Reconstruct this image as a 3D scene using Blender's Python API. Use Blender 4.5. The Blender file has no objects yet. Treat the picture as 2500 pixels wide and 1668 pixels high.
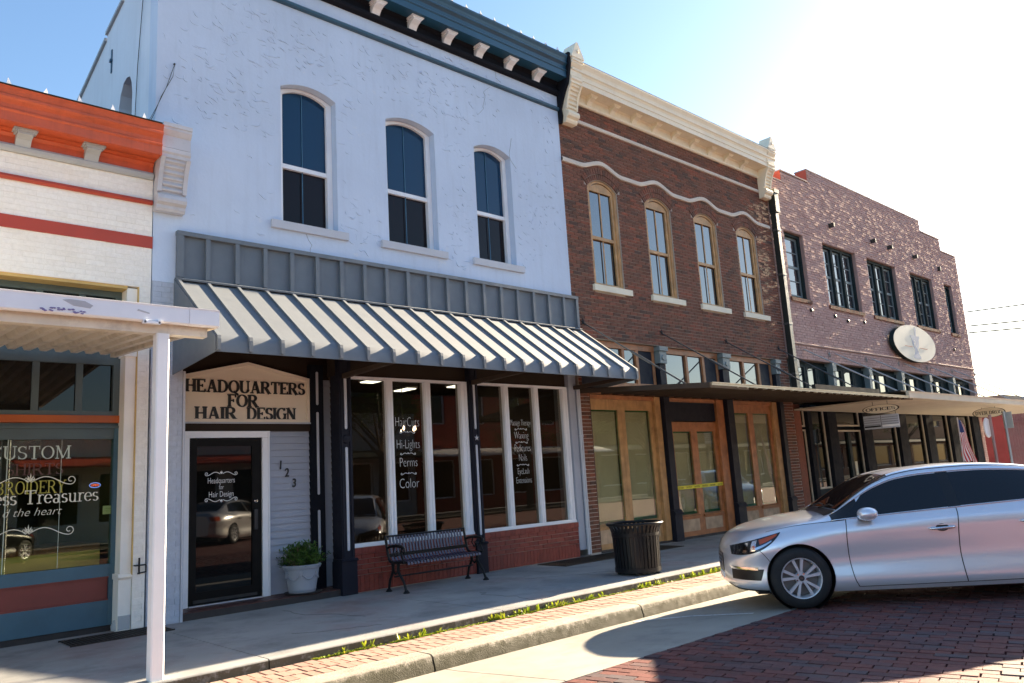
import bpy, bmesh, math, random
from mathutils import Vector, Matrix
from mathutils.geometry import tessellate_polygon
RN = random.Random(11)
SC = bpy.context.scene
COL = SC.collection
rad = math.radians

# ---------------------------------------------------------------- camera
CAM = Vector((0.0, -9.7, 1.38))
YAW, PIT, ROL = 0.75132316, 0.17622141, -0.0612308
fw = Vector((math.sin(YAW)*math.cos(PIT), math.cos(YAW)*math.cos(PIT), math.sin(PIT)))
rt = Vector((math.cos(YAW), -math.sin(YAW), 0)); up = rt.cross(fw)
r2 = rt*math.cos(ROL) + up*math.sin(ROL); u2 = -rt*math.sin(ROL) + up*math.cos(ROL)
cd = bpy.data.cameras.new('camera'); cam = bpy.data.objects.new('camera', cd); COL.objects.link(cam)
cd.sensor_width = 36; cd.lens = 1913.04/2500*36; cd.clip_start = .05; cd.clip_end = 2000
m = Matrix((( r2.x, u2.x, -fw.x, CAM.x), (r2.y, u2.y, -fw.y, CAM.y), (r2.z, u2.z, -fw.z, CAM.z), (0, 0, 0, 1)))
cam.matrix_world = m
SC.camera = cam

# ---------------------------------------------------------------- sky, sun, exposure
SUN_EL = rad(17.4); SUN_FRONT = rad(0.5)       # low sun, down the street, barely in front of the facades
sdir = Vector((math.cos(SUN_EL)*math.cos(SUN_FRONT), -math.cos(SUN_EL)*math.sin(SUN_FRONT), math.sin(SUN_EL)))
W = bpy.data.worlds.new('World'); SC.world = W; W.use_nodes = True
nt = W.node_tree; bg = nt.nodes['Background']
sky = nt.nodes.new('ShaderNodeTexSky'); sky.sky_type = 'NISHITA'; sky.sun_disc = False
sky.sun_elevation = SUN_EL; sky.sun_rotation = math.atan2(sdir.x, sdir.y)
sky.altitude = 50; sky.air_density = 1.15; sky.dust_density = 0.9; sky.ozone_density = 3.2
nt.links.new(sky.outputs[0], bg.inputs[0]); bg.inputs[1].default_value = 0.05
sl = bpy.data.lights.new('sun', 'SUN'); so = bpy.data.objects.new('sun', sl); COL.objects.link(so)
sl.energy = 5.0; sl.angle = rad(0.55); sl.color = (1.0, .81, .57)
so.rotation_euler = sdir.to_track_quat('Z', 'Y').to_euler(); so.location = (30, -6, 20)
SC.view_settings.view_transform = 'Standard'; SC.view_settings.look = 'None'
SC.view_settings.exposure = 2.7; SC.view_settings.gamma = 1
SC.view_settings.use_curve_mapping = False
SC.cycles.max_bounces = 8; SC.cycles.transparent_max_bounces = 12

# ---------------------------------------------------------------- materials
MATS = {}
def nodes(name):
    M = bpy.data.materials.new(name); M.use_nodes = True; t = M.node_tree
    return M, t, t.nodes['Principled BSDF']
def N(t, typ, **kw):
    n = t.nodes.new(typ)
    for k, v in kw.items():
        if k in ('operation', 'blend_type', 'data_type', 'feature', 'interpolation', 'distance', 'noise_dimensions', 'voronoi_dimensions', 'invert', 'wave_type', 'bands_direction'): setattr(n, k, v)
        else: n.inputs[k].default_value = v
    return n
def pos(t, scale=(1, 1, 1), rotz=0):
    g = t.nodes.new('ShaderNodeNewGeometry'); mp = t.nodes.new('ShaderNodeMapping')
    mp.inputs['Scale'].default_value = scale; mp.inputs['Rotation'].default_value = (0, 0, rotz)
    t.links.new(g.outputs['Position'], mp.inputs[0]); return mp.outputs[0]
def mixc(t, fac, a, b, mode='MIX'):
    n = t.nodes.new('ShaderNodeMix'); n.data_type = 'RGBA'; n.blend_type = mode
    for i, v in ((0, fac), (6, a), (7, b)):
        if hasattr(v, 'is_output'): t.links.new(v, n.inputs[i])
        elif i == 0: n.inputs[0].default_value = v
        else: n.inputs[i].default_value = (*v, 1)
    return n.outputs[2]
def noise(t, vec, scale, detail=4, rough=.55, dist=0):
    n = N(t, 'ShaderNodeTexNoise', Scale=scale, Detail=detail, Roughness=rough, Distortion=dist)
    t.links.new(vec, n.inputs['Vector']); return n.outputs['Fac']
def ramp(t, fac, stops):
    n = t.nodes.new('ShaderNodeValToRGB'); el = n.color_ramp.elements
    while len(el) < len(stops): el.new(.5)
    for e, (p, c) in zip(el, stops):
        e.position = p; e.color = (*c, 1) if len(c) == 3 else c
    t.links.new(fac, n.inputs[0]); return n.outputs[0]
def val(t, fac, a0, a1, b0=0., b1=1.):
    n = t.nodes.new('ShaderNodeMapRange'); n.inputs[1].default_value = a0; n.inputs[2].default_value = a1
    n.inputs[3].default_value = b0; n.inputs[4].default_value = b1
    t.links.new(fac, n.inputs[0]); return n.outputs[0]
def math_(t, op, a, b=None):
    n = t.nodes.new('ShaderNodeMath'); n.operation = op
    for i, v in ((0, a), (1, b)):
        if v is None: continue
        if hasattr(v, 'is_output'): t.links.new(v, n.inputs[i])
        else: n.inputs[i].default_value = v
    return n.outputs[0]
def bump(t, bs, h, strength, dist=.01, prev=None):
    b = t.nodes.new('ShaderNodeBump'); b.inputs['Strength'].default_value = strength; b.inputs['Distance'].default_value = dist
    t.links.new(h, b.inputs['Height'])
    if prev is not None: t.links.new(prev, b.inputs['Normal'])
    t.links.new(b.outputs[0], bs.inputs['Normal']); return b.outputs[0]
def mul(c, k): return tuple(max(0, min(1, x*k)) for x in c)

def mat(name, col, rough=.6, metal=0, var=.14, vs=2.0, bmp=.25, bs_=60, dist=.004, spec=.5, streak=0, dirt=None, dirt_amt=.5, dirt_s=5, coat=0, chip=None, chip_t=.68, chip_s=7):
    if name in MATS: return MATS[name]
    M, t, b = nodes(name); p = pos(t)
    f = noise(t, p, vs, 6, .6)
    c = mixc(t, val(t, f, .3, .7), mul(col, 1-var), mul(col, 1+var))
    if streak:
        ps = pos(t, (9, 9, .6)); s = noise(t, ps, 2.2, 4, .6)
        c = mixc(t, val(t, s, .5, .8, 0, streak), c, mul(col, .45))
    if dirt:
        d = noise(t, p, dirt_s, 8, .68)
        c = mixc(t, val(t, d, .5, .72, 0, dirt_amt), c, dirt)
    if chip:
        d = noise(t, p, chip_s, 9, .75)
        c = mixc(t, val(t, d, chip_t, chip_t+.02), c, chip)
    t.links.new(c, b.inputs['Base Color'])
    rr = noise(t, p, vs*4, 5)
    t.links.new(val(t, rr, .3, .7, max(.02, rough*.82), min(1, rough*1.15)), b.inputs['Roughness'])
    b.inputs['Metallic'].default_value = metal; b.inputs['Specular IOR Level'].default_value = spec
    b.inputs['Coat Weight'].default_value = coat
    if bmp: bump(t, b, noise(t, p, bs_, 6, .65), bmp, dist)
    MATS[name] = M; return M

def rndval(t):
    g = t.nodes.new('ShaderNodeNewGeometry'); o = t.nodes.new('ShaderNodeObjectInfo')
    return math_(t, 'FRACT', math_(t, 'ADD', g.outputs['Random Per Island'], o.outputs['Random']))
def brickmat(name, cols, rough=.85, bmp=.6, bs_=55, dist=.004, var=.25, stain=None, stain_amt=.5, stain_s=1.2, spec=.3):
    M, t, b = nodes(name); r = rndval(t); p = pos(t)
    n = len(cols)
    c = ramp(t, r, [(i/(n-1) if n > 1 else 0, cc) for i, cc in enumerate(cols)])
    f = noise(t, p, 22, 7, .65)
    c = mixc(t, val(t, f, .32, .7), mixc(t, 1., c, (1-var,)*3, 'MULTIPLY'), mixc(t, 1., c, (1+var*.7,)*3, 'MULTIPLY'))
    if stain:
        d = noise(t, p, stain_s, 7, .65)
        c = mixc(t, val(t, d, .5, .7, 0, stain_amt), c, stain)
    t.links.new(c, b.inputs['Base Color']); b.inputs['Roughness'].default_value = rough
    b.inputs['Specular IOR Level'].default_value = spec
    bump(t, b, noise(t, p, bs_, 7, .7), bmp, dist)
    MATS[name] = M; return M

def glassmat(name, tint, ior=1.55, rough=.0, wav=.0):
    M, t, b = nodes(name); t.nodes.remove(b)
    out = t.nodes['Material Output']
    tr = N(t, 'ShaderNodeBsdfTransparent'); tr.inputs[0].default_value = (*tint, 1)
    gl = N(t, 'ShaderNodeBsdfGlossy'); gl.inputs['Roughness'].default_value = rough; gl.inputs[0].default_value = (1, 1, 1, 1)
    fr = N(t, 'ShaderNodeFresnel', IOR=ior); mx = N(t, 'ShaderNodeMixShader')
    ge = t.nodes.new('ShaderNodeNewGeometry'); t.links.new(val(t, ge.outputs['Backfacing'], 0, 1, ior, 1/ior), fr.inputs['IOR'])   # thin pane: no total reflection at its rear face
    if wav:
        bp = t.nodes.new('ShaderNodeBump'); bp.inputs['Strength'].default_value = wav; bp.inputs['Distance'].default_value = .01
        t.links.new(noise(t, pos(t), 1.6, 2), bp.inputs['Height'])
        t.links.new(bp.outputs[0], gl.inputs['Normal']); t.links.new(bp.outputs[0], fr.inputs['Normal'])
    t.links.new(fr.outputs[0], mx.inputs[0]); t.links.new(tr.outputs[0], mx.inputs[1]); t.links.new(gl.outputs[0], mx.inputs[2])
    t.links.new(mx.outputs[0], out.inputs[0]); MATS[name] = M; return M
def darkglass(name, col, ior=1.6, rough=.03, wav=.03):
    M, t, b = nodes(name)
    b.inputs['Base Color'].default_value = (*col, 1); b.inputs['Roughness'].default_value = rough; b.inputs['IOR'].default_value = ior
    if wav: bump(t, b, noise(t, pos(t), 1.3, 2), wav, .01)
    MATS[name] = M; return M
def emit(name, col, s):
    M, t, b = nodes(name); b.inputs['Base Color'].default_value = (*col, 1)
    b.inputs['Emission Color'].default_value = (*col, 1); b.inputs['Emission Strength'].default_value = s
    MATS[name] = M; return M

mat('concrete', (.29, .295, .295), .9, vs=1.1, var=.22, bmp=.5, bs_=90, dirt=(.13, .135, .14), dirt_amt=.75, dirt_s=1.6)
mat('concrete_gutter', (.33, .305, .26), .9, vs=1.3, var=.18, bmp=.5, bs_=80, dirt=(.20, .19, .17), dirt_amt=.7, dirt_s=2.2)
mat('curb_stone', (.38, .34, .28), .92, vs=2.5, var=.2, bmp=1., bs_=70, dist=.012, dirt=(.22, .19, .14), dirt_amt=.5, dirt_s=6)
def _rusty(M):                     # faint reddish brick-dust stains on the sidewalk, and fine pale spots
    t = M.node_tree; b = t.nodes['Principled BSDF']; old = b.inputs['Base Color'].links[0].from_socket; p = pos(t)
    c = mixc(t, val(t, noise(t, p, .55, 6, .6), .52, .66, 0, .55), old, (.19, .105, .10))
    c = mixc(t, val(t, noise(t, pos(t, (1, 1.6, 1)), 13, 3, .5), .69, .72, 0, .5), c, (.42, .43, .44))
    t.links.new(mixc(t, val(t, noise(t, p, .9, 9, .8, .4), .497, .503, 0, 1) if False else 0., c, (.05, .05, .05)), b.inputs['Base Color'])
_rusty(MATS['concrete'])
def _edge_shade(M):                      # shade of the slab edge above the joint, put into its colour
    t = M.node_tree; b = t.nodes['Principled BSDF']; old = b.inputs['Base Color'].links[0].from_socket; p = pos(t)
    sx = t.nodes.new('ShaderNodeSeparateXYZ'); t.links.new(p, sx.inputs[0])
    f = math_(t, 'MULTIPLY', val(t, sx.outputs['Z'], -.004, -.016, 0, 1), val(t, noise(t, p, 14, 6, .7), .30, .5, .4, .95))
    t.links.new(mixc(t, f, old, (.05, .042, .024)), b.inputs['Base Color'])
_edge_shade(MATS['concrete'])
def _moss_shade(M):                      # moss and dirt on the upright curb face, with its shade painted in
    t = M.node_tree; b = t.nodes['Principled BSDF']; old = b.inputs['Base Color'].links[0].from_socket; p = pos(t)
    sx = t.nodes.new('ShaderNodeSeparateXYZ'); t.links.new(p, sx.inputs[0])
    f = math_(t, 'ADD', val(t, sx.outputs['Z'], -.20, -.085, .25, -.12), noise(t, p, 9, 8, .75)); f = val(t, f, .30, .52, 0, .95)
    f2 = math_(t, 'MULTIPLY', f, val(t, sx.outputs['Z'], -.088, -.10, 0, 1))
    t.links.new(mixc(t, f2, old, (.055, .05, .025)), b.inputs['Base Color'])
_moss_shade(MATS['curb_stone'])
mat('mortar', (.46, .41, .36), .95, bmp=.5)
mat('mortar_pale', (.46, .40, .36), .95, bmp=.5)
mat('dark_joint', (.035, .03, .025), .95)
mat('white_paint', (.84, .85, .87), .45, var=.05, bmp=.1)
mat('white_metal', (.84, .86, .90), .35, var=.05, bmp=.06, chip=(.35, .37, .5), chip_t=.70, chip_s=4)
mat('canopy_pan', (.76, .69, .57), .4, var=.12, vs=4, bmp=.1, dirt=(.34, .29, .22), dirt_amt=.6)
mat('cream_plain', (.90, .86, .78), .75, var=.08, bmp=.4, bs_=30, chip=(.38, .26, .14), chip_t=.735, chip_s=6)
mat('yellow_paint', (.62, .43, .16), .75, var=.15, chip=(.2, .15, .08), chip_t=.66, chip_s=14)
mat('orange_paint', (.55, .095, .032), .5, var=.16, vs=3, bmp=.15, dirt=(.36, .08, .035), dirt_amt=.5, streak=.3, chip=(.50, .30, .22), chip_t=.74, chip_s=9)
mat('purple_scuff', (.20, .17, .36), .7); mat('grey_scuff', (.48, .48, .50), .7); mat('pane_glint', (.06, .17, .27), .5, bmp=0)
mat('red_paint', (.42, .055, .03), .55, var=.12, bmp=.2)
mat('grey_trim', (.40, .43, .45), .5, var=.08, bmp=.1, dirt=(.25, .26, .27), dirt_amt=.4)
mat('console_grey', (.50, .51, .55), .55, var=.08, bmp=.12, dirt=(.35, .34, .34), dirt_amt=.35, dirt_s=9)
mat('teal_paint', (.055, .13, .18), .45, var=.15, bmp=.1, chip=(.35, .42, .46), chip_t=.70, chip_s=5)
mat('teal_grey', (.09, .125, .125), .5, var=.12, bmp=.1)
mat('maroon_paint', (.20, .045, .035), .5, var=.15, bmp=.1)
mat('rust_orange', (.45, .10, .015), .5, var=.15, bmp=.1)
mat('slate_metal', (.056, .08, .106), .78, var=.08, vs=1.6, bmp=.05, bs_=3, spec=1.0, coat=1)
_b = MATS['slate_metal'].node_tree.nodes['Principled BSDF']; _b.inputs['Coat Roughness'].default_value = .74; _b.inputs['Coat IOR'].default_value = 1.9
mat('navy_paint', (.018, .075, .13), .38, var=.12, bmp=.1)
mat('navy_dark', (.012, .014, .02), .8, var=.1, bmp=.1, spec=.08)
mat('navy_column', (.013, .014, .023), .6, var=.12, bmp=.12, spec=.2)
mat('pale_inlay', (.50, .52, .57), .55, var=.05, bmp=.1)
mat('clapboard', (.36, .39, .46), .6, var=.08, bmp=.15, bs_=25)
mat('dark_brown', (.035, .025, .018), .75, var=.15, spec=.12)
mat('soffit_brown', (.075, .055, .04), .8, var=.15, spec=.15)
mat('sign_tan', (.86, .74, .58), .6, var=.04, bmp=.08)
mat('sign_black', (.012, .012, .012), .5, bmp=0)
mat('black_metal', (.010, .010, .011), .42, var=.1, bmp=.08, spec=.25)
mat('black_frame', (.008, .007, .006), .6, bmp=0, spec=.15)
mat('bench_slat', (.045, .04, .075), .38, var=.1, bmp=.08, spec=.7)
mat('cream_cornice', (.85, .76, .58), .55, var=.06, bmp=.12, dirt=(.6, .5, .36), dirt_amt=.35, dirt_s=8)
mat('stone_band', (.62, .55, .47), .8, var=.12, bmp=.3)
mat('cream_sill', (.78, .73, .58), .75, var=.08, bmp=.2)
mat('gold_wood', (.46, .26, .105), .55, var=.28, vs=6, bmp=.15, streak=.5)
mat('red_wood', (.38, .15, .055), .5, var=.3, vs=6, bmp=.15, streak=.4)
mat('pale_wood', (.46, .32, .20), .6, var=.3, vs=5, bmp=.15, streak=.4)
mat('green_masking', (.03, .16, .06), .6)
mat('paper_tan', (.62, .58, .42), .85, var=.1, bmp=.1)
mat('dark_green_frame', (.016, .028, .03), .7, var=.12, spec=.12)
mat('window_grey', (.16, .20, .21), .5, var=.1)
mat('canopy_dark', (.045, .042, .038), .7, var=.2, bmp=.15, spec=.15)
mat('canopy_edge', (.42, .37, .27), .35, metal=.3, var=.15, bmp=.08)
mat('canopy_cream', (.58, .51, .38), .6, var=.08, bmp=.1)
mat('rod_steel', (.12, .12, .12), .4, metal=.6)
mat('rod_pale', (.55, .53, .52), .4, metal=.3)
mat('downspout_dark', (.03, .035, .032), .35, metal=.2, var=.15)
mat('roof_tar', (.10, .10, .10), .9)
mat('red_barn', (.17, .03, .034), .8, var=.15, streak=.3)
mat('interior_wall', (.10, .075, .055), .9)
mat('interior_floor', (.06, .045, .035), .7)
mat('carpet_tan', (.80, .58, .32), .95, bmp=.8, bs_=150)
mat('carpet_fringe', (.20, .07, .06), .95, bmp=.8, bs_=150)
mat('terracotta_pot', (.32, .345, .39), .5, var=.06, bmp=.15)
mat('soil', (.04, .03, .02), .95)
mat('tile_red', (.085, .03, .024), .45, var=.2)
mat('step_dark', (.035, .028, .026), .7, var=.2)
mat('grate_iron', (.035, .026, .02), .7, metal=.3, var=.2)
mat('pit_shade', (.004, .004, .004), 1)
mat('text_white', (.86, .86, .84), .6, var=.02, bmp=0)
mat('text_cream', (.80, .78, .62), .6, var=.02, bmp=0)
mat('text_olive', (.42, .38, .06), .6, var=.1, bmp=0)
mat('text_pale_green', (.58, .66, .54), .6, var=.1, bmp=0)
mat('text_faint_red', (.12, .06, .045), .7, var=.1, bmp=0)
mat('wire_black', (.01, .01, .01), .6, bmp=0)
mat('bulb_white', (.85, .85, .86), .25, var=.03, bmp=0)
mat('cast_star', (.30, .28, .26), .6, metal=.3)
mat('mauve_trim', (.36, .25, .23), .85, bmp=.5)
mat('raw_red_brick', (.44, .075, .045), .85, var=.2)
mat('caution_yellow', (.75, .68, .03), .5, var=.04, bmp=0)
mat('rubber', (.014, .014, .015), .75, bmp=.3, bs_=120)
mat('alloy', (.62, .64, .68), .35, metal=.45, var=.04, bmp=0)
mat('chrome', (.75, .75, .77), .08, metal=1, var=.02, bmp=0)
mat('car_black', (.008, .008, .009), .35, bmp=0)
mat('dark_metal', (.05, .05, .05), .5, metal=.6, bmp=0)
mat('brake_metal', (.22, .2, .19), .5, metal=.8, bmp=0)
mat('pole_galv', (.42, .45, .44), .45, metal=.5)
mat('sign_cream', (.86, .79, .62), .6, var=.05, bmp=.05)
mat('sign_blue_print', (.36, .40, .48), .6, var=.05, bmp=0)
mat('flag_red', (.50, .03, .035), .8, bmp=.1)
mat('flag_white', (.78, .76, .74), .8, bmp=.1)
mat('flag_blue', (.03, .05, .16), .8, bmp=.1)
mat('stripe_white', (.62, .62, .60), .8, chip=(.3, .29, .27), chip_t=.56, chip_s=30)
mat('bark', (.10, .075, .055), .9, bmp=.8, bs_=20)
darkglass('glass_brown', (.010, .006, .008), 1.3, .05, .015); darkglass('glass_sky_tint', (.001, .03, .08), 1.45, .02, .015)  # blue base colour carries the sky's reflection in the upper panes
darkglass('glass_pale', (.03, .035, .04), 2.3, .03, .03)
darkglass('glass_dark', (.006, .006, .005), 1.45, .02, .02)
darkglass('car_glass', (.006, .007, .009), 1.55, .02, 0)
glassmat('shop_glass', (.60, .54, .48), 1.45, 0, .02); glassmat('clear_glass', (.85, .86, .80), 1.75, 0, .05)
glassmat('shop_glass_green', (.78, .84, .66), 1.5, 0, .02)
glassmat('lamp_lens', (.9, .9, .92), 1.5)
emit('ceiling_lamp', (.88, 1.0, .93), 1.3); emit('lamp_bulb', (1, .9, .72), 3.0)
emit('neon_red', (1, .12, .08), .35); emit('neon_blue', (.15, .25, 1), .25)
brickmat('brick_brown', [(.14, .062, .040), (.20, .085, .055), (.17, .074, .05), (.23, .092, .06), (.085, .052, .042), (.18, .078, .05), (.27, .085, .05)], stain=(.10, .07, .05), stain_amt=.35)
brickmat('brick_mauve', [(.50, .335, .30), (.56, .385, .345), (.53, .35, .315), (.59, .415, .37), (.47, .31, .275)], rough=.97, spec=.08, bmp=.9, dist=.008, stain=(.38, .24, .22), stain_amt=.6)
brickmat('brick_red_glazed', [(.20, .04, .028), (.27, .052, .034), (.23, .045, .03), (.29, .062, .04)], rough=.55, bmp=.25, spec=.4)
brickmat('brick_cream', [(.88, .84, .76), (.92, .89, .82), (.90, .86, .79)], rough=.7, bmp=.5, bs_=25, dist=.006, var=.08, stain=(.74, .62, .46), stain_amt=.3)
brickmat('brick_blue_paint', [(.46, .51, .60), (.50, .55, .64), (.48, .53, .61)], rough=.65, bmp=.5, bs_=25, dist=.006, var=.1, stain=(.30, .33, .38), stain_amt=.5, stain_s=3)
brickmat('paver_pink', [(.40, .245, .19), (.43, .27, .21), (.37, .225, .175), (.45, .29, .23), (.35, .21, .165)], rough=.9, bmp=.5, bs_=110, var=.12, stain=(.36, .27, .22), stain_amt=.4)
brickmat('street_brick', [(.145, .045, .038), (.175, .053, .044), (.13, .042, .039), (.19, .06, .048), (.095, .048, .05), (.155, .047, .04), (.085, .04, .04), (.10, .072, .078), (.165, .05, .042)], rough=.75, bmp=.6, bs_=60, dist=.006, var=.25, stain=(.14, .095, .095), stain_amt=.55, stain_s=2.2)

def stuccomat(name, col, strokes=1.0):
    M, t, b = nodes(name); p = pos(t)
    f = noise(t, p, .7, 5, .6); c = mixc(t, val(t, f, .3, .7), mul(col, .92), mul(col, 1.06))
    s = noise(t, pos(t, (5, 5, .5)), 1.6, 4, .6); c = mixc(t, val(t, s, .5, .78, 0, .28), c, mul(col, .7))
    e = noise(t, p, 3.2, 7, .7); c = mixc(t, val(t, e, .62, .72, 0, .55), c, (.72, .74, .78))
    t.links.new(c, b.inputs['Base Color']); b.inputs['Roughness'].default_value = .8; b.inputs['Specular IOR Level'].default_value = .35
    # trowel strokes: thin curved ridges broken by a mask
    nz = t.nodes.new('ShaderNodeTexNoise'); nz.inputs['Scale'].default_value = 2.2; nz.inputs['Detail'].default_value = 2; t.links.new(p, nz.inputs['Vector'])
    vm = t.nodes.new('ShaderNodeVectorMath'); vm.operation = 'MULTIPLY_ADD'; vm.inputs[1].default_value = (.55, .55, .55)
    t.links.new(nz.outputs['Color'], vm.inputs[0]); t.links.new(p, vm.inputs[2])
    vo = t.nodes.new('ShaderNodeTexVoronoi'); vo.feature = 'F1'; vo.inputs['Scale'].default_value = 3.4; t.links.new(vm.outputs[0], vo.inputs['Vector'])
    ring = math_(t, 'ABSOLUTE', math_(t, 'SUBTRACT', vo.outputs['Distance'], .34))
    ring = val(t, ring, .0, .045, 1, 0)
    mk = val(t, noise(t, p, 4.5, 2), .52, .60)
    edge = val(t, vo.outputs['Distance'], .30, .38, .35, 0)
    h = math_(t, 'ADD', math_(t, 'MULTIPLY', ring, mk), math_(t, 'MULTIPLY', edge, mk))
    n1 = bump(t, b, h, .55*strokes, .02)
    bump(t, b, noise(t, p, 14, 6, .6), .35, .01, n1)
    MATS[name] = M
stuccomat('stucco_blue', (.55, .65, .80), .12); stuccomat('stucco_side', (.68, .74, .83), .05)

def paintmat(name, col):
    M, t, b = nodes(name)
    b.inputs['Base Color'].default_value = (*col, 1); b.inputs['Metallic'].default_value = .5; b.inputs['Roughness'].default_value = .28
    b.inputs['Coat Weight'].default_value = 1; b.inputs['Coat Roughness'].default_value = .04
    MATS[name] = M
paintmat('car_silver', (.80, .83, .89)); paintmat('car_dark', (.012, .012, .014)); paintmat('car_blue', (.05, .14, .35)); paintmat('car_white', (.75, .75, .76))
M, t, b = nodes('amber_lens'); b.inputs['Base Color'].default_value = (.65, .10, .02, 1); b.inputs['Roughness'].default_value = .12; MATS['amber_lens'] = M
def leafmat(name, cols):
    M, t, b = nodes(name); r = rndval(t)
    c = ramp(t, r, [(i/(len(cols)-1), cc) for i, cc in enumerate(cols)])
    t.links.new(c, b.inputs['Base Color']); b.inputs['Roughness'].default_value = .5
    tl = N(t, 'ShaderNodeBsdfTranslucent'); t.links.new(c, tl.inputs[0]); mx = N(t, 'ShaderNodeMixShader'); mx.inputs[0].default_value = .3
    t.links.new(b.outputs[0], mx.inputs[1]); t.links.new(tl.outputs[0], mx.inputs[2]); t.links.new(mx.outputs[0], t.nodes['Material Output'].inputs[0])
    MATS[name] = M
leafmat('leaf_shrub', [(.045, .10, .018), (.08, .17, .03), (.12, .23, .04), (.06, .13, .02)])
leafmat('leaf_weed', [(.22, .30, .015), (.34, .40, .02), (.18, .27, .015), (.42, .42, .04)])
leafmat('leaf_tree', [(.03, .06, .015), (.06, .10, .02), (.09, .13, .025)])

# ---------------------------------------------------------------- geometry helpers
class MB:
    def __init__(s): s.v = []; s.f = []
    def add(s, vs, fs):
        o = len(s.v); s.v += [tuple(v) for v in vs]; s.f += [tuple(i+o for i in f) for f in fs]; return s
    def box(s, x0, x1, y0, y1, z0, z1):
        return s.add([(x0,y0,z0),(x1,y0,z0),(x1,y1,z0),(x0,y1,z0),(x0,y0,z1),(x1,y0,z1),(x1,y1,z1),(x0,y1,z1)],
                     [(0,3,2,1),(4,5,6,7),(0,1,5,4),(1,2,6,5),(2,3,7,6),(3,0,4,7)])
    def obox(s, c, ax, ay, az):          # centre and three half-axis vectors
        c = Vector(c); ax = Vector(ax); ay = Vector(ay); az = Vector(az)
        q = [c+i*ax+j*ay+k*az for k in (-1,1) for i, j in ((-1,-1),(1,-1),(1,1),(-1,1))]
        return s.add(q, [(0,3,2,1),(4,5,6,7),(0,1,5,4),(1,2,6,5),(2,3,7,6),(3,0,4,7)])
    def ext(s, poly, f0, f1):            # closed 2-D polygon, two mapping functions
        n = len(poly); vs = [f0(*p) for p in poly]+[f1(*p) for p in poly]
        fs = [(i, (i+1) % n, n+(i+1) % n, n+i) for i in range(n)]
        for a, b, c in tessellate_polygon([[Vector((p[0], p[1], 0)) for p in poly]]): fs += [(a, b, c), (n+a, n+c, n+b)]
        return s.add(vs, fs)
    def px(s, poly, x0, x1): return s.ext(poly, lambda y, z: (x0, y, z), lambda y, z: (x1, y, z))
    def py(s, poly, y0, y1): return s.ext(poly, lambda x, z: (x, y0, z), lambda x, z: (x, y1, z))
    def pz(s, poly, z0, z1): return s.ext(poly, lambda x, y: (x, y, z0), lambda x, y: (x, y, z1))
    def plate(s, outer, holes, y0, y1):  # plate in x,z with holes, thickness along y
        loops = [outer]+list(holes); pts = [p for l in loops for p in l]; n = len(pts)
        vs = [(x, y0, z) for x, z in pts]+[(x, y1, z) for x, z in pts]; fs = []
        for a, b, c in tessellate_polygon([[Vector((x, z, 0)) for x, z in l] for l in loops]): fs += [(a, b, c), (n+a, n+c, n+b)]
        o = 0
        for l in loops:
            k = len(l)
            fs += [(o+i, o+(i+1) % k, n+o+(i+1) % k, n+o+i) for i in range(k)]; o += k
        return s.add(vs, fs)
    def tube(s, pts, r, n=8, cap=True):
        pts = [Vector(p) for p in pts]; rs = r if isinstance(r, (list, tuple)) else [r]*len(pts); o = len(s.v); prev = None
        for i, p in enumerate(pts):
            d = (pts[min(i+1, len(pts)-1)]-pts[max(i-1, 0)]).normalized()
            a = (prev-d*prev.dot(d)) if prev is not None else d.orthogonal()
            a = a.normalized() if a.length > 1e-6 else d.orthogonal().normalized(); prev = a; b = d.cross(a)
            s.v += [tuple(p+(a*math.cos(2*math.pi*k/n)+b*math.sin(2*math.pi*k/n))*rs[i]) for k in range(n)]
        for i in range(len(pts)-1):
            for k in range(n): s.f.append((o+i*n+k, o+i*n+(k+1) % n, o+(i+1)*n+(k+1) % n, o+(i+1)*n+k))
        if cap: s.f += [tuple(o+k for k in reversed(range(n))), tuple(o+(len(pts)-1)*n+k for k in range(n))]
        return s
    def lathe(s, prof, c=(0, 0, 0), n=24, axis='z'):
        o = len(s.v); c = Vector(c)
        for r, h in prof:
            for k in range(n):
                a = 2*math.pi*k/n; p = Vector((r*math.cos(a), r*math.sin(a), h)) if axis == 'z' else Vector((r*math.cos(a), h, r*math.sin(a)))
                s.v.append(tuple(c+p))
        for i in range(len(prof)-1):
            for k in range(n): s.f.append((o+i*n+k, o+i*n+(k+1) % n, o+(i+1)*n+(k+1) % n, o+(i+1)*n+k))
        return s
    def grid(s, rows, closed=False):
        o = len(s.v); m_ = len(rows[0])
        for r in rows: s.v += [tuple(p) for p in r]
        for i in range(len(rows)-1):
            for k in range(m_ if closed else m_-1): s.f.append((o+i*m_+k, o+i*m_+(k+1) % m_, o+(i+1)*m_+(k+1) % m_, o+(i+1)*m_+k))
        return s
    def build(s, name, m_, parent=None, smooth=False, kind=None, label=None, loc=None):
        me = bpy.data.meshes.new(name); me.from_pydata(s.v, [], s.f)
        bm = bmesh.new(); bm.from_mesh(me); bmesh.ops.recalc_face_normals(bm, faces=bm.faces); bm.to_mesh(me); bm.free()
        if isinstance(m_, str): m_ = MATS[m_]
        me.materials.append(m_)
        if smooth:
            me.polygons.foreach_set('use_smooth', [True]*len(me.polygons))
            if smooth != 2: me.set_sharp_from_angle(angle=rad(42))
        return link(name, me, parent, kind, label)
def link(name, me, parent=None, kind=None, label=None):
    o = bpy.data.objects.new(name, me); COL.objects.link(o)
    if parent is not None: o.parent = parent; o.matrix_parent_inverse = inv(parent)
    if kind: o['kind'] = kind
    if label: o['label'] = label
    return o
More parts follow.
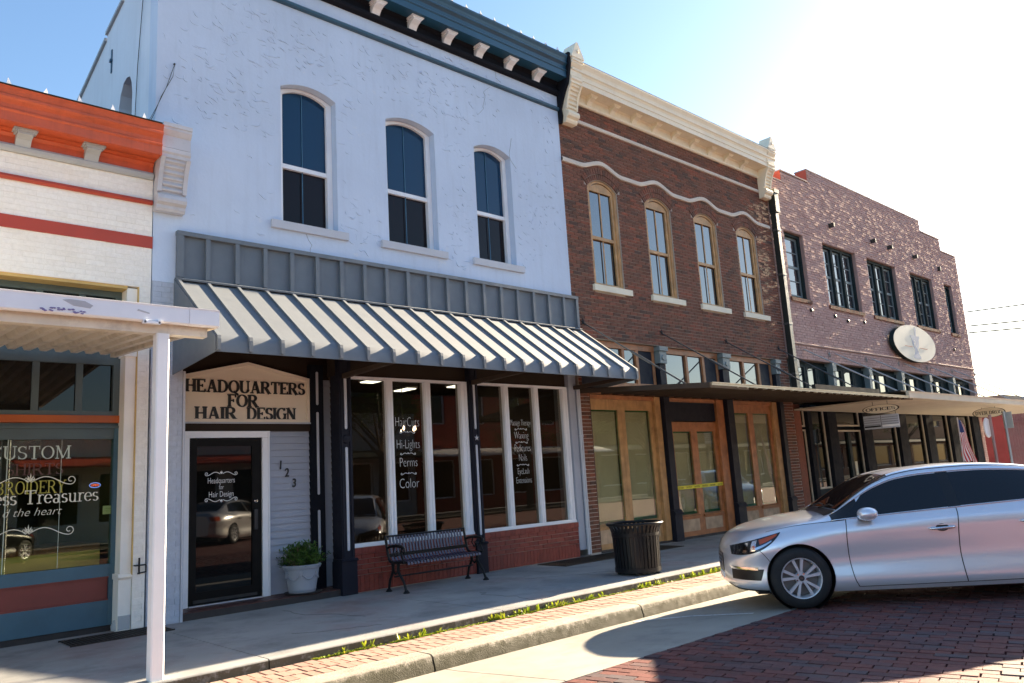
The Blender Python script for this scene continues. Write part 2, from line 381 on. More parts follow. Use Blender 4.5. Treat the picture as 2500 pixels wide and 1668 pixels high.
def inv(p):
    mw = Matrix.Identity(4); q = p
    while q is not None: mw = (q.matrix_basis if q.parent is None else q.matrix_parent_inverse @ q.matrix_basis) @ mw; q = q.parent
    return mw.inverted()
def thing(name, label, cat, loc=(0, 0, 0), group=None):
    o = bpy.data.objects.new(name, None); COL.objects.link(o); o.location = loc; o.empty_display_size = .2
    return tag(o, label, cat, group)
def tag(o, label, cat, group=None):
    o['label'] = label; o['category'] = cat
    if group: o['group'] = group
    return o
def box(name, m_, parent, *b, **k): return MB().box(*b).build(name, m_, parent, **k)

def arch(x0, x1, z0, z1, rise, n=12):     # z1 spring height, circle segment of given rise
    p = [(x0, z0), (x1, z0)]
    if rise <= 0: return p+[(x1, z1), (x0, z1)]
    hw = (x1-x0)/2; r = (hw*hw+rise*rise)/(2*rise); cx = (x0+x1)/2; cz = z1+rise-r; a = math.asin(min(1, hw/r))
    return p+[(cx+r*math.sin(a-2*a*i/n), cz+r*math.cos(a-2*a*i/n)) for i in range(n+1)]
def arch_top(x, x0, x1, z1, rise):
    if not x0 <= x <= x1: return None
    if rise <= 0: return z1
    hw = (x1-x0)/2; r = (hw*hw+rise*rise)/(2*rise); return z1+rise-r+math.sqrt(max(0, r*r-(x-(x0+x1)/2)**2))

UNIT = {}
def unit(mname):
    if mname not in UNIT:
        b = MB().box(-.5, .5, -.5, .5, -.5, .5); me = bpy.data.meshes.new('brick'); me.from_pydata(b.v, [], b.f); me.materials.append(MATS[mname]); UNIT[mname] = me
    return UNIT[mname]
def pieces(parent, name, mname, items, nmax=290, stuff_name=None):
    """items: (cx,cy,cz, sx,sy,sz, rz). The largest in view become objects, the rest one mesh."""
    def key(i):
        d = Vector(i[:3])-CAM; z = d.dot(fw); 
        if z < .3: return 1e6
        u = d.dot(r2)/z; v = d.dot(u2)/z
        return d.length + (0 if abs(u) < .68 and -.47 < v < .47 else 1000)
    items = sorted(items, key=key)
    pi = inv(parent)
    for (cx, cy, cz, sx, sy, sz, rz) in items[:nmax]:
        o = bpy.data.objects.new(name, unit(mname)); COL.objects.link(o); o.parent = parent; o.matrix_parent_inverse = pi
        o.location = (cx, cy, cz); o.scale = (sx, sy, sz); o.rotation_euler = (0, 0, rz)
    rest = items[nmax:]
    if rest:
        b = MB()
        for (cx, cy, cz, sx, sy, sz, rz) in rest:
            c, s_ = math.cos(rz), math.sin(rz)
            b.obox((cx, cy, cz), (sx*c/2, sx*s_/2, 0), (-sy*s_/2, sy*c/2, 0), (0, 0, sz/2))
        me = bpy.data.meshes.new(stuff_name or name+'_field'); me.from_pydata(b.v, [], b.f); me.materials.append(MATS[mname])
        link(stuff_name or name+'_field', me, parent, 'stuff')
def courses(x0, x1, z0, z1, y, L=.205, Hh=.060, gap=.0105, depth=.09, holes=(), topfn=None, jit=.0015, off=0):
    """running-bond bricks on a wall facing -y; holes: (x0,x1,z0,z1,rise)"""
    out = []; nrow = int(round((z1-z0)/(Hh+gap))); ph = (z1-z0)/nrow
    for r in range(nrow):
        za = z0+r*ph; zc = za+ph/2
        iv = [(x0, x1)]
        if topfn: iv = topfn(za+ph)
        for (hx0, hx1, hz0, hz1, rise) in holes:
            if zc < hz0 or zc > hz1+max(rise, 0): continue
            a, b = hx0, hx1
            if rise > 0 and zc > hz1:
                hw = (hx1-hx0)/2; rr = (hw*hw+rise*rise)/(2*rise); dz = zc-(hz1+rise-rr); w = math.sqrt(max(0, rr*rr-dz*dz)); cx = (hx0+hx1)/2; a, b = cx-w, cx+w
            new = []
            for (p, q) in iv:
                if b <= p or a >= q: new.append((p, q))
                else:
                    if a-p > .02: new.append((p, a))
                    if q-b > .02: new.append((b, q))
            iv = new
        pit = L+gap; sh = (r % 2)*pit/2+off
        for (p, q) in iv:
            k = math.floor((p-x0-sh)/pit)
            while True:
                a = max(p, x0+sh+k*pit); b = min(q, x0+sh+(k+1)*pit); k += 1
                if a >= q-1e-6: break
                if b-a < .03: continue
                out.append(((a+b)/2, y+depth/2+RN.uniform(-jit, jit), zc+RN.uniform(-.001, .001), b-a-gap, depth, ph-gap, RN.uniform(-.004, .004)*(jit/.0015)))
    return out

def font(parent, name, s, x, y, z, size, m_, ext=.002, sx=1., shear=0, align='CENTER', offset=0., face='-y', label=None, space=1.):
    cu = bpy.data.curves.new(name, 'FONT'); cu.body = s; cu.size = size; cu.extrude = ext; cu.shear = shear; cu.align_x = align; cu.offset = offset
    cu.space_character = space; cu.resolution_u = 3
    ob = bpy.data.objects.new(name, cu); COL.objects.link(ob); bpy.context.view_layer.update()
    me = bpy.data.meshes.new_from_object(ob.evaluated_get(bpy.context.evaluated_depsgraph_get())); bpy.data.objects.remove(ob); bpy.data.curves.remove(cu)
    for v in me.vertices:
        a, b_, c = v.co
        v.co = (x+a*sx, y-c, z+b_) if face == '-y' else (x-c, y-a*sx, z+b_)
    me.name = name; me.materials.clear(); me.materials.append(MATS[m_])
    return link(name, me, parent, None, label)

# serif letters drawn as strokes: l = line (x0,y0,x1,y1,w), a = arc (cx,cy,rx,ry,deg0,deg1), f = foot serif (x,y,len)
T_, t_ = .17, .075
def stem(x, w=T_): return [('l', x, 0, x, 1, w), ('f', x, 0, .34), ('f', x, 1, .34)]
GL = {
 'H': (.92, stem(.17)+stem(.75)+[('l', .17, .5, .75, .5, t_)]),
 'E': (.80, stem(.17)+[('l', .17, .963, .72, .963, t_), ('l', .17, .037, .75, .037, t_), ('l', .17, .5, .52, .5, t_), ('l', .69, .78, .69, 1, .06), ('l', .72, 0, .72, .24, .06), ('l', .5, .38, .5, .62, .06)]),
 'F': (.76, stem(.17)+[('l', .17, .963, .70, .963, t_), ('l', .17, .5, .52, .5, t_), ('l', .67, .76, .67, 1, .06), ('l', .5, .38, .5, .62, .06)]),
 'A': (.98, [('l', .18, 0, .47, 1, .08), ('l', .80, 0, .49, 1, T_), ('l', .26, .32, .70, .32, t_), ('f', .18, 0, .30), ('f', .80, 0, .36)]),
 'D': (.92, stem(.17)+[('a', .40, .5, .38, .463, -90, 90), ('l', .17, .963, .42, .963, t_), ('l', .17, .037, .42, .037, t_)]),
 'O': (.96, [('a', .48, .5, .38, .47, 0, 360)]),
 'Q': (.98, [('a', .48, .5, .38, .47, 0, 360), ('l', .45, .12, .86, -.16, .11)]),
 'U': (.92, [('l', .17, .3, .17, 1, T_), ('f', .17, 1, .34), ('l', .76, .3, .76, 1, .08), ('f', .76, 1, .28), ('a', .465, .3, .295, .27, 180, 360)]),
 'R': (.94, stem(.17)+[('a', .42, .735, .27, .23, -90, 90), ('l', .17, .963, .44, .963, t_), ('l', .17, .505, .44, .505, t_), ('l', .45, .5, .80, .0, T_), ('f', .82, .0, .26)]),
 'T': (.86, stem(.43)[:2]+[('l', .06, .963, .80, .963, t_), ('l', .08, .74, .08, 1, .06), ('l', .78, .74, .78, 1, .06)]),
 'S': (.70, [('a', .35, .735, .24, .225, 35, 270), ('a', .35, .265, .25, .225, -145, 90), ('l', .57, .74, .57, .98, .05), ('l', .12, .02, .12, .28, .05)]),
 'I': (.36, stem(.18)), 'L': (.76, stem(.17)+[('l', .17, .037, .68, .037, t_), ('l', .66, 0, .66, .25, .06)]),
 'G': (.94, [('a', .48, .5, .38, .47, 40, 335), ('l', .80, .06, .80, .46, .14), ('f', .80, .46, .32), ('l', .78, .78, .78, 1, .05)]),
 'C': (.88, [('a', .48, .5, .38, .47, 42, 318), ('l', .77, .76, .77, 1, .05), ('l', .77, .02, .77, .2, .04)]),
 'N': (.96, [('l', .15, 0, .15, 1, .08), ('f', .15, 0, .28), ('f', .13, 1, .26), ('l', .15, 1, .78, 0, T_), ('l', .78, 0, .78, 1, .08), ('f', .78, 1, .28)]),
 'M': (1.14, [('l', .16, 0, .16, 1, .08), ('f', .16, 0, .28), ('l', .17, 1, .56, .05, T_), ('l', .56, .05, .95, 1, .08), ('l', .95, 0, .95, 1, T_), ('f', .95, 0, .34), ('f', .15, 1, .22), ('f', .97, 1, .28)]),
 'B': (.86, stem(.17)+[('a', .42, .74, .24, .225, -90, 90), ('a', .42, .27, .29, .235, -90, 90), ('l', .17, .963, .44, .963, t_), ('l', .17, .505, .44, .505, t_), ('l', .17, .037, .44, .037, t_)]),
 'Y': (.92, [('l', .46, 0, .46, .48, T_), ('f', .46, 0, .34), ('l', .46, .45, .14, 1, T_), ('l', .46, .45, .80, 1, .08), ('f', .14, 1, .34), ('f', .80, 1, .26)]),
 'e': (.56, [('a', .28, .34, .22, .31, 0, 320), ('l', .08, .36, .50, .36, .06)]),
 's': (.46, [('a', .23, .49, .15, .145, 30, 270), ('a', .23, .18, .16, .155, -150, 90)]),
 'r': (.46, [('l', .15, 0, .15, .66, .13), ('f', .15, 0, .3), ('l', .03, .64, .15, .64, .06), ('a', .33, .47, .16, .17, 45, 170)]),
 'a': (.58, [('l', .42, .05, .42, .45, .13), ('a', .27, .46, .15, .17, 0, 150), ('a', .25, .17, .16, .16, 0, 360), ('l', .42, .03, .56, .03, .06)]),
 'u': (.66, [('l', .15, .2, .15, .66, .13), ('l', .03, .64, .15, .64, .06), ('a', .32, .2, .17, .18, 180, 360), ('l', .49, 0, .49, .66, .13), ('l', .37, .64, .49, .64, .06), ('l', .49, .03, .62, .03, .06)]),
 ' ': (.42, []), 'X': (.9, [('l', .15, 1, .78, 0, T_), ('l', .15, 0, .78, 1, .08), ('f', .15, 1, .3), ('f', .78, 0, .3), ('f', .15, 0, .26), ('f', .78, 1, .26)]),
}
def serif(s, x, y, z, h, depth, sx=1., align='C', wk=1., face='-y', track=0., width=None):
    """returns one MB per letter so that each letter can be its own part"""
    if width: sx = width/(sum(GL[c][0]+track for c in s)*h)
    wid = sum(GL[c][0]+track for c in s)*h*sx; cur = -wid/2 if align == 'C' else 0; out = []
    for c in s:
        w, st = GL[c]; b = MB(); k = 0
        def put(q):
            nonlocal k
            d = depth+k*.00035; k += 1
            def f(dd): return lambda a, bb: ((x+cur+a*h*sx, y-dd, z+bb*h) if face == '-y' else (x-dd, y-(cur+a*h*sx), z+bb*h))
            b.ext(q, f(0), f(d))
        for g in st:
            if g[0] == 'l':
                _, x0, y0, x1, y1, lw = g; lw *= wk; d = Vector((x1-x0, y1-y0)); d.normalize(); nx, ny = -d.y*lw/2, d.x*lw/2
                put([(x0+nx, y0+ny), (x0-nx, y0-ny), (x1-nx, y1-ny), (x1+nx, y1+ny)])
            elif g[0] == 'f':
                _, fx, fy, L = g; e = .035*wk**.5; yy = fy+(e if fy < .5 else -e); put([(fx-L/2, yy-e), (fx+L/2, yy-e), (fx+L/2, yy+e), (fx-L/2, yy+e)])
            else:
                _, cx, cy, rx, ry, a0, a1 = g; n = max(6, int(abs(a1-a0)/14)); pi_ = []; po = []
                for i in range(n+1):
                    a = rad(a0+(a1-a0)*i/n); lw = (t_*.8+(T_*.98-t_*.8)*abs(math.cos(a))**1.4)*wk*(1 if h else 1)
                    ca, sa = math.cos(a), math.sin(a)
                    po.append((cx+(rx+lw/2)*ca, cy+(ry+lw/2)*sa)); pi_.append((cx+(rx-lw/2)*ca, cy+(ry-lw/2)*sa))
                for i in range(n): b.ext([pi_[i], po[i], po[i+1], pi_[i+1]], (lambda dd: (lambda a, bb: ((x+cur+a*h*sx, y-dd, z+bb*h) if face == '-y' else (x-dd, y-(cur+a*h*sx), z+bb*h))))(0), (lambda dd: (lambda a, bb: ((x+cur+a*h*sx, y-dd, z+bb*h) if face == '-y' else (x-dd, y-(cur+a*h*sx), z+bb*h))))(depth+k*.00035))
                k += 1
        cur += (w+track)*h*sx
        if c != ' ': out.append(b)
    return out
def swirl(b, cx, cz, w, y, r=.004, flip=1):     # a printed scroll ornament, flat ribbons
    for sgn in (-1, 1):
        pts = []
        for i in range(26):
            u = i/25; a = u*math.pi*1.6; xx = cx+sgn*(.02+u*w*.5*.82); zz = cz+flip*math.sin(u*math.pi*1.5)*w*.05
            pts.append((xx, zz))
        ex, ez = pts[-1]
        for i in range(14):
            a = -math.pi/2+i/13*math.pi*2.2; rr = w*.055*(1-i/18); pts.append((ex+sgn*rr*math.cos(a), ez+flip*(w*.055+rr*math.sin(a))))
        for i in range(len(pts)-1):
            (xa, za), (xb, zb) = pts[i], pts[i+1]; d = Vector((xb-xa, zb-za))
            if d.length < 1e-5: continue
            d.normalize(); nx, nz = -d.y*r, d.x*r
            b.add([(xa+nx, y, za+nz), (xa-nx, y, za-nz), (xb-nx, y, zb-nz), (xb+nx, y, zb+nz)], [(0, 1, 2, 3)])
    for k in range(5):                            # little fan in the middle
        a = math.pi/2+(k-2)*.45; L = w*.10*(1-abs(k-2)*.18)
        d = Vector((math.cos(a), flip*math.sin(a))); n_ = Vector((-d.y, d.x))*r*1.3; p = Vector((cx, cz))
        q = [p-n_*.4, p+d*L*.6-n_, p+d*L, p+d*L*.6+n_, p+n_*.4]
        b.add([(v.x, y-.0004*k, v.y) for v in q], [(0, 1, 2, 3, 4)])
def star(cx, cz, y, R_, depth):
    b = MB(); p = [(cx+(R_ if i % 2 == 0 else R_*.42)*math.sin(i*math.pi/5), cz+(R_ if i % 2 == 0 else R_*.42)*math.cos(i*math.pi/5)) for i in range(10)]
    vs = [(x, y, z) for x, z in p]+[(cx, y-depth, cz)]; return b.add(vs, [(i, (i+1) % 10, 10) for i in range(10)])

# ---------------------------------------------------------------- ground
def structure(name, b, m_):
    o = b.build(name, m_); o['kind'] = 'structure'; return o
GZ = -.22; RZ = -.12; SW_EDGE = -2.97; PV0, PV1 = -2.995, -3.56; CURB = -3.82; GUT = -5.30
ground = structure('ground', MB().box(-400, 400, -400, 400, -1.2, -.9), 'roof_tar')
road = structure('road', MB().box(-120, 220, -19.2, GUT, -.9, RZ-.045), 'dark_joint')
cutb = MB()
# street bricks, long side almost across the street, running bond
it = []; ang = rad(-77); ex = Vector((math.cos(ang), math.sin(ang))); ey = Vector((-ex.y, ex.x)); o0 = Vector((8.5, -7.3))
for r in range(-190, 220):
    for k in range(-34, 32):
        p = o0+ex*((k+.5*(r % 2))*.229+RN.uniform(-.004, .004))+ey*(r*.1015)
        if p.y > GUT+.11 or p.y < -11.5 or p.x < -6 or p.x > 21: continue
        br = (p.x, p.y, RZ-.037+RN.uniform(-.004, .004)+.004*math.sin(p.x*2.3+p.y*1.1)*math.sin(p.y*1.7-p.x*.6), .219+RN.uniform(-.004, .002), .0935+RN.uniform(-.003, .001), .07, ang+RN.uniform(-.02, .02))
        c, s_ = math.cos(br[6]), math.sin(br[6]); q = [(p.x+i*br[3]/2*c-j*br[4]/2*s_, p.y+i*br[3]/2*s_+j*br[4]/2*c) for i, j in ((-1, -1), (1, -1), (1, 1), (-1, 1))]
        if max(v[1] for v in q) < GUT-.002: it.append(br)
        elif min(v[1] for v in q) < GUT-.02:      # bricks cut along the gutter edge
            o_ = []; L0 = GUT-.003
            for (xa, ya), (xb, yb_) in zip(q, q[1:]+q[:1]):
                if ya <= L0: o_.append((xa, ya))
                if (ya-L0)*(yb_-L0) < 0: o_.append((xa+(xb-xa)*(L0-ya)/(yb_-ya), L0))
            cutb.pz(o_, RZ-.06, br[2]+.035)
pieces(road, 'brick', 'street_brick', it, 300, 'street_brick_field')
cutb.build('cut_brick', 'street_brick', road, kind='stuff')
far = MB(); far.box(-120, 220, -19.15, -11.45, -.6, RZ-.004); far.box(21.1, 220, -11.4, GUT, -.6, RZ-.004); far.box(-120, -6.1, -11.4, GUT, -.6, RZ-.004)
M, t, b = nodes('street_far'); p = pos(t, (1, 1, 1), rad(77)); bt = t.nodes.new('ShaderNodeTexBrick'); t.links.new(p, bt.inputs[0])
for k, v in (('Scale', 1), ('Brick Width', .229), ('Row Height', .1015), ('Mortar Size', .006)): bt.inputs[k].default_value = v
bt.inputs['Color1'].default_value = (.13, .036, .03, 1); bt.inputs['Color2'].default_value = (.18, .05, .04, 1); bt.inputs['Mortar'].default_value = (.035, .03, .03, 1)
t.links.new(bt.outputs[0], b.inputs[0]); b.inputs['Roughness'].default_value = .8; bump(t, b, bt.outputs['Fac'], -.5, .006); MATS['street_far'] = M
far.build('distant_paving', 'street_far', road)
# concrete gutter in sections with joints
gut = structure('gutter', MB().box(-60, 120, GUT, CURB-.005, -.9, GZ-.03), 'dark_joint')
for xs in range(-8, 34):
    x0 = 4.45+(xs-1)*3.05; MB().px([(GUT+.003, GZ-.12), (GUT+.003, RZ-.002), (GUT+.02, RZ+.001), (CURB-.16, GZ+.006), (CURB, GZ), (CURB, GZ-.12)], x0+.006, x0+3.044).build('gutter_slab', 'concrete_gutter', gut)
# curb: sections with a rounded nose
curb = structure('curb', MB().box(-60, 120, CURB+.03, PV1, -.9, -.14), 'dark_joint')
for xs in range(-8, 34):
    x0 = 4.33+(xs-1)*2.93
    prof = [(CURB-.012, -.5), (CURB+.0, GZ+.03), (CURB+.018, -.14), (CURB+.028, -.10), (CURB+.05, -.083), (CURB+.08, -.078), (PV1-.004, -.078), (PV1-.004, -.5)]
    MB().px(prof, x0+.010, x0+2.92).build('curb_stone', 'curb_stone', curb, smooth=True)
# brick paver strip, short side along the street
pav = structure('paver_strip', MB().box(-60, 120, PV1+.0, SW_EDGE+.06, -.9, -.118), 'dark_joint')
it = []; rw = (PV0-PV1)/3
for r in range(3):
    for k in range(-30, 330):
        x = (k+.5*(r % 2))*.1045+RN.uniform(-.002, .002)
        it.append((x, PV0-rw*(r+.5)+RN.uniform(-.003, .003)-.003, -.108+RN.uniform(-.003, .003), .0895+RN.uniform(-.003, .001), rw-.008, .06, RN.uniform(-.012, .012)))
pieces(pav, 'paver', 'paver_pink', it, 300, 'paver_field')
# sidewalk slabs
sw = structure('sidewalk', MB().box(-60, 120, SW_EDGE+.05, 1.2, -.9, -.03), 'dark_joint')
for k in range(-4, 16):
    x0 = 3.20+2.71*(k-1)
    for ya, yb in ((SW_EDGE, 1.0),):
        sx0, sx1 = x0+.006, x0+2.704
        poly = [(sx0, ya+.004), (sx1, ya+.004), (sx1, yb), (sx0, yb)]
        b = MB().px([(ya+.012, -.3), (ya, -.28), (ya, -.014), (ya+.012, -.001), (ya+.02, 0), (yb, 0), (yb, -.3)], sx0, sx1)
        b.build('slab', 'concrete', sw)
ck = MB()
for (x, y, n_, dx, dy) in ((4.6, -.4, 14, .03, -.11), (7.9, -1.2, 12, .09, -.06), (9.9, -.9, 10, .05, -.12), (3.9, -2.0, 9, .10, -.05), (6.6, -2.9, 12, .02, .10), (12.2, -2.8, 12, .03, .11)):
    pts = [(x, y, .0002)]
    for i in range(n_): x += RN.gauss(dx, .045); y += RN.gauss(dy, .035); pts.append((x, min(.0, max(y, SW_EDGE)), .0002))
    ck.tube(pts, .0022, 4)
ck.build('crack', 'dark_joint', sw, kind='stuff')
M, t, b = nodes('dirt_gap'); b.inputs[0].default_value = (.045, .038, .022, 1); b.inputs['Roughness'].default_value = 1; bump(t, b, noise(t, pos(t), 60, 6), .8, .01); MATS['dirt_gap'] = M
MB().box(-60, 120, PV0-.004, SW_EDGE+.0, -.3, -.085).build('dirt_joint', 'dirt_gap', pav)
# painted parking stripe on gutter
sp = MB(); a = Vector((6.98, -3.90)); pts = [a, Vector((7.2, -4.06)), Vector((7.42, -4.36)), Vector((7.62, -5.0))]
for i in range(3):
    d = (pts[i+1]-pts[i]).normalized(); n_ = Vector((-d.y, d.x))*.035; q = [pts[i]+n_, pts[i]-n_, pts[i+1]-n_, pts[i+1]+n_]
    sp.add([(v.x, v.y, max(GZ+.003, GZ+.006+(CURB-.16-v.y)*(RZ-GZ-.005)/(CURB-.16-GUT-.02))+.004) for v in q], [(0, 1, 2, 3)])
sp.build('painted_stripe', 'stripe_white', gut)
# weeds along the joint
wb = MB()
for i in range(3600):
    x = 3.6+RN.random()**.9*8.5
    if (math.sin(x*2.1)+math.sin(x*5.3+1)) < -.5 and RN.random() < .75: continue
    tall = RN.random() < .035
    y = PV0+.0+RN.uniform(-.045, .02); n_ = RN.randint(3, 6)
    for k in range(n_):
        a = RN.uniform(0, 6.28); L = (RN.uniform(.05, .11) if tall else RN.uniform(.012, .034)); e = RN.uniform(.5, 1.35) if tall else RN.uniform(.15, .9); w = L*(.11 if tall else .26)
        d = Vector((math.cos(a)*math.cos(e), math.sin(a)*math.cos(e)*.7, math.sin(e))); s_ = d.cross(Vector((0, 0, 1))).normalized()*w; p = Vector((x, y, -.080))
        wb.add([p-s_*.2, p+d*L*.55-s_, p+d*L+Vector((0, 0, -.15*L)), p+d*L*.55+s_, p+s_*.2], [(0, 1, 2, 3, 4)])
o = wb.build('weeds', 'leaf_weed', kind='stuff'); tag(o, 'yellow-green weeds sprouting along the joint between sidewalk and pavers', 'weeds')

# ---------------------------------------------------------------- shared building parts
def cornice(parent, name, m_, prof, x0, x1): return MB().px(prof, x0, x1).build(name, m_, parent)
def bracket(parent, m_, x, z, zt, d, w, cap=None):
    h = zt-z; pr = [(0, z), (-.05*d, z), (-.22*d, z+.10*h), (-.34*d, z+.32*h), (-.50*d, z+.52*h), (-.80*d, z+.66*h), (-.9*d, z+.70*h), (-.9*d, z+.82*h), (0, z+.82*h)]
    o = MB().px(pr, x-w/2, x+w/2).build('bracket', m_, parent)
    b = MB(); b.box(x-w*.64, x+w*.64, -.95*d, 0, z+.80*h, z+.90*h); b.box(x-w*.78, x+w*.78, -d, 0, z+.90*h, zt); b.build('bracket_cap', m_, o)
    return o
def console(parent, m_, x0, x1, z0, zt, d):
    """big scrolled end console: cap, block, fluted curve, two rolls"""
    h = zt-z0; P = lambda a, b: (-a*d, z0+b*h)
    pr = [(0, z0), P(.30, 0), P(.36, .03), P(.36, .065), P(.50, .09), P(.54, .13), P(.50, .175), P(.36, .20), P(.36, .22), P(.40, .30), P(.48, .40), P(.58, .49), P(.70, .565), P(.76, .60), P(.80, .60), P(.80, .64), P(.86, .66), P(.86, .70), P(.80, .715), P(.82, .72), P(.82, .86), P(.86, .87), P(.90, .89), P(.96, .92), P(.96, .95), P(1.0, .955), P(1.0, 1.0), (0, zt)]
    o = MB().px(pr, x0, x1).build('console', m_, parent)
    fl = MB(); w = x1-x0; cur = [(.385, .25), (.41, .315), (.455, .385), (.52, .45), (.60, .515), (.69, .57)]
    for a, c in cur: fl.tube([(x0+w*.15, -a*d-.004, z0+c*h), (x1-w*.15, -a*d-.004, z0+c*h)], h*.021, 8)
    fl.build('flute', m_, o)
    cu = [P(.36, .22), P(.40, .30), P(.48, .40), P(.58, .49), P(.70, .565), P(.78, .60)]
    for xa in (x0-.002, x1-w*.14): MB().px([(y-.03, z-.004) for y, z in cu]+[(y+.02, z) for y, z in reversed(cu)], xa, xa+w*.14+.002).build('edge_fillet', m_, o)
    return o
def window(parent, x0, x1, z0, z1, rise, y, fw_, fm, gm, rail=None, muntins_glints=(), depth=.07, hm=None, label=None, munt_w=.02, sash=.0, gm2=None):
    """frame with glass; rail = height of the meeting rail"""
    o = MB().plate(arch(x0, x1, z0, z1, rise), [arch(x0+fw_, x1-fw_, z0+fw_*.8, z1-fw_*.35, rise*.92)], y, y+depth).build('window', fm, parent, label=label)
    gy = y+depth*.55; a, b = x0+fw_*.6, x1-fw_*.6
    if rail:
        MB().plate(arch(a, b, rail, z1-.01, rise*.95), [], gy, gy+.006).build('pane', gm, o)
        MB().plate(arch(a, b, z0+.02, rail, 0), [], gy+.022, gy+.028).build('pane', gm2 or gm, o)
        box('meeting_rail', fm, o, x0+fw_*.9, x1-fw_*.9, gy-.03, gy+.02, rail-.03, rail+.035)
    else: MB().plate(arch(a, b, z0+.01, z1-.01, rise*.95), [], gy, gy+.006).build('pane', gm, o)
    for q in muntins_glints:
        mm = MB()
        if q[0] == 'v': mm.box(q[1]-munt_w/2, q[1]+munt_w/2, gy-.016, gy-.004, q[2], q[3])
        else: mm.box(q[2], q[3], gy-.016, gy-.004, q[1]-munt_w/2, q[1]+munt_w/2)
        mm.build('muntin', q[4] if len(q) > 4 else fm, o)
    return o
def bulbs(lbl, x0, x1, y, z, n, grp):
    t_ = thing('light_string', lbl, 'string lights', (x0, y, z), grp)
    MB().tube([(x0, y, z+.008), (x1, y, z+.008)], .006, 5).build('cable', 'wire_black', t_)
    for i in range(n):
        x = x0+(i+.4)*(x1-x0)/n; tl = RN.uniform(-.015, .015)
        MB().add([(x-.026, y-.02, z+.012), (x+.026, y-.02, z+.012), (x+.026, y+.02, z+.012), (x-.026, y+.02, z+.012), (x+tl, y+tl, z+.095)], [(0, 3, 2, 1), (0, 1, 4), (1, 2, 4), (2, 3, 4), (3, 0, 4)]).build('bulb', 'bulb_white', t_)

# ---------------------------------------------------------------- 1. cream shop at the left
B1 = thing('shop_building', 'single-storey cream painted brick shop with bright orange cornice and red bands', 'building', (0, 0, 0))
X0, X1 = -3.2, 3.12
MB().plate([(X0, 3.95), (X1, 3.95), (X1, 5.34), (X0, 5.34)], [], .004, .28).build('wall', 'cream_plain', B1)
it = courses(X0, X1-.004, 3.96, 4.455, .0, gap=.006, jit=.0012)+courses(X0, X1-.004, 4.595, 5.33, .0, gap=.006, jit=.0012)
pieces(B1, 'brick', 'brick_cream', it, 220)
MB().box(X0, X1+.004, -.014, .1, 4.452, 4.598).build('red_band', 'red_paint', B1)
MB().px([(0, 5.005), (-.03, 5.005), (-.045, 5.03), (-.035, 5.06), (0, 5.065)], X0, X1-.01).build('string_course', 'red_paint', B1)
MB().px([(0, 5.33), (-.03, 5.33), (-.05, 5.355), (-.06, 5.385), (-.045, 5.41), (-.03, 5.42), (0, 5.42)], X0, X1-.01).build('bed_moulding', 'grey_trim', B1)
cornice(B1, 'frieze', 'orange_paint', [(.02, 5.42), (-.025, 5.42), (-.025, 5.50), (-.06, 5.53), (-.06, 5.545), (-.12, 5.56), (.02, 5.56)], X0, X1-.012)
cornice(B1, 'cornice', 'orange_paint', [(.3, 5.565), (-.30, 5.565), (-.30, 5.67), (-.315, 5.685), (-.315, 5.70), (-.30, 5.715), (-.305, 5.76), (-.325, 5.80), (-.345, 5.82), (-.345, 5.845), (-.335, 5.86), (-.345, 5.90), (-.36, 5.94), (.3, 5.94)], X0, X1)
MB().box(X0, X1-.02, -.365, .3, 5.943, 5.958).build('roof_edge', 'dark_brown', B1)
for x in (2.40, 1.70, 1.0, .3, -.4, -1.1, -1.8, -2.5): bracket(B1, 'grey_trim', x, 5.36, 5.562, .2, .15)
console(B1, 'console_grey', 3.125, 3.475, 4.93, 6.0, .33)
box('roof', 'roof_tar', B1, X0, X1, .3, 14, 5.5, 5.6)
box('rear_wall', 'cream_plain', B1, X0, X0+.2, .3, 14, 0, 5.5)
# right pier and cast pilaster
it = courses(2.985, 3.118, 0.02, 3.955, .0, L=.2, gap=.005, jit=.0012)
pieces(B1, 'pier_brick', 'brick_cream', it, 130)
box('pier', 'cream_plain', B1, 2.985, 3.12, .006, .5, 0, 3.955)
b = MB(); b.box(2.86, 2.975, .03, .3, .62, 3.1); b.box(2.845, 2.98, .02, .3, .0, .56); b.px([(.3, .56), (.01, .56), (-.01, .585), (.01, .61), (.03, .62), (.3, .62)], 2.835, 2.982); b.box(2.84, 2.982, .0, .3, 3.1, 3.2); b.box(2.86, 2.975, .03, .3, 3.2, 3.93)
b.build('pilaster', 'cream_plain', B1)
box('pilaster_patch', 'grey_trim', B1, 2.85, 2.978, .012, .03, .02, .17)
box('soffit', 'yellow_paint', B1, X0, 2.86, .02, .32, 3.915, 3.95)
box('reveal', 'yellow_paint', B1, 2.976, 2.986, -.001, .3, .6, 3.95)
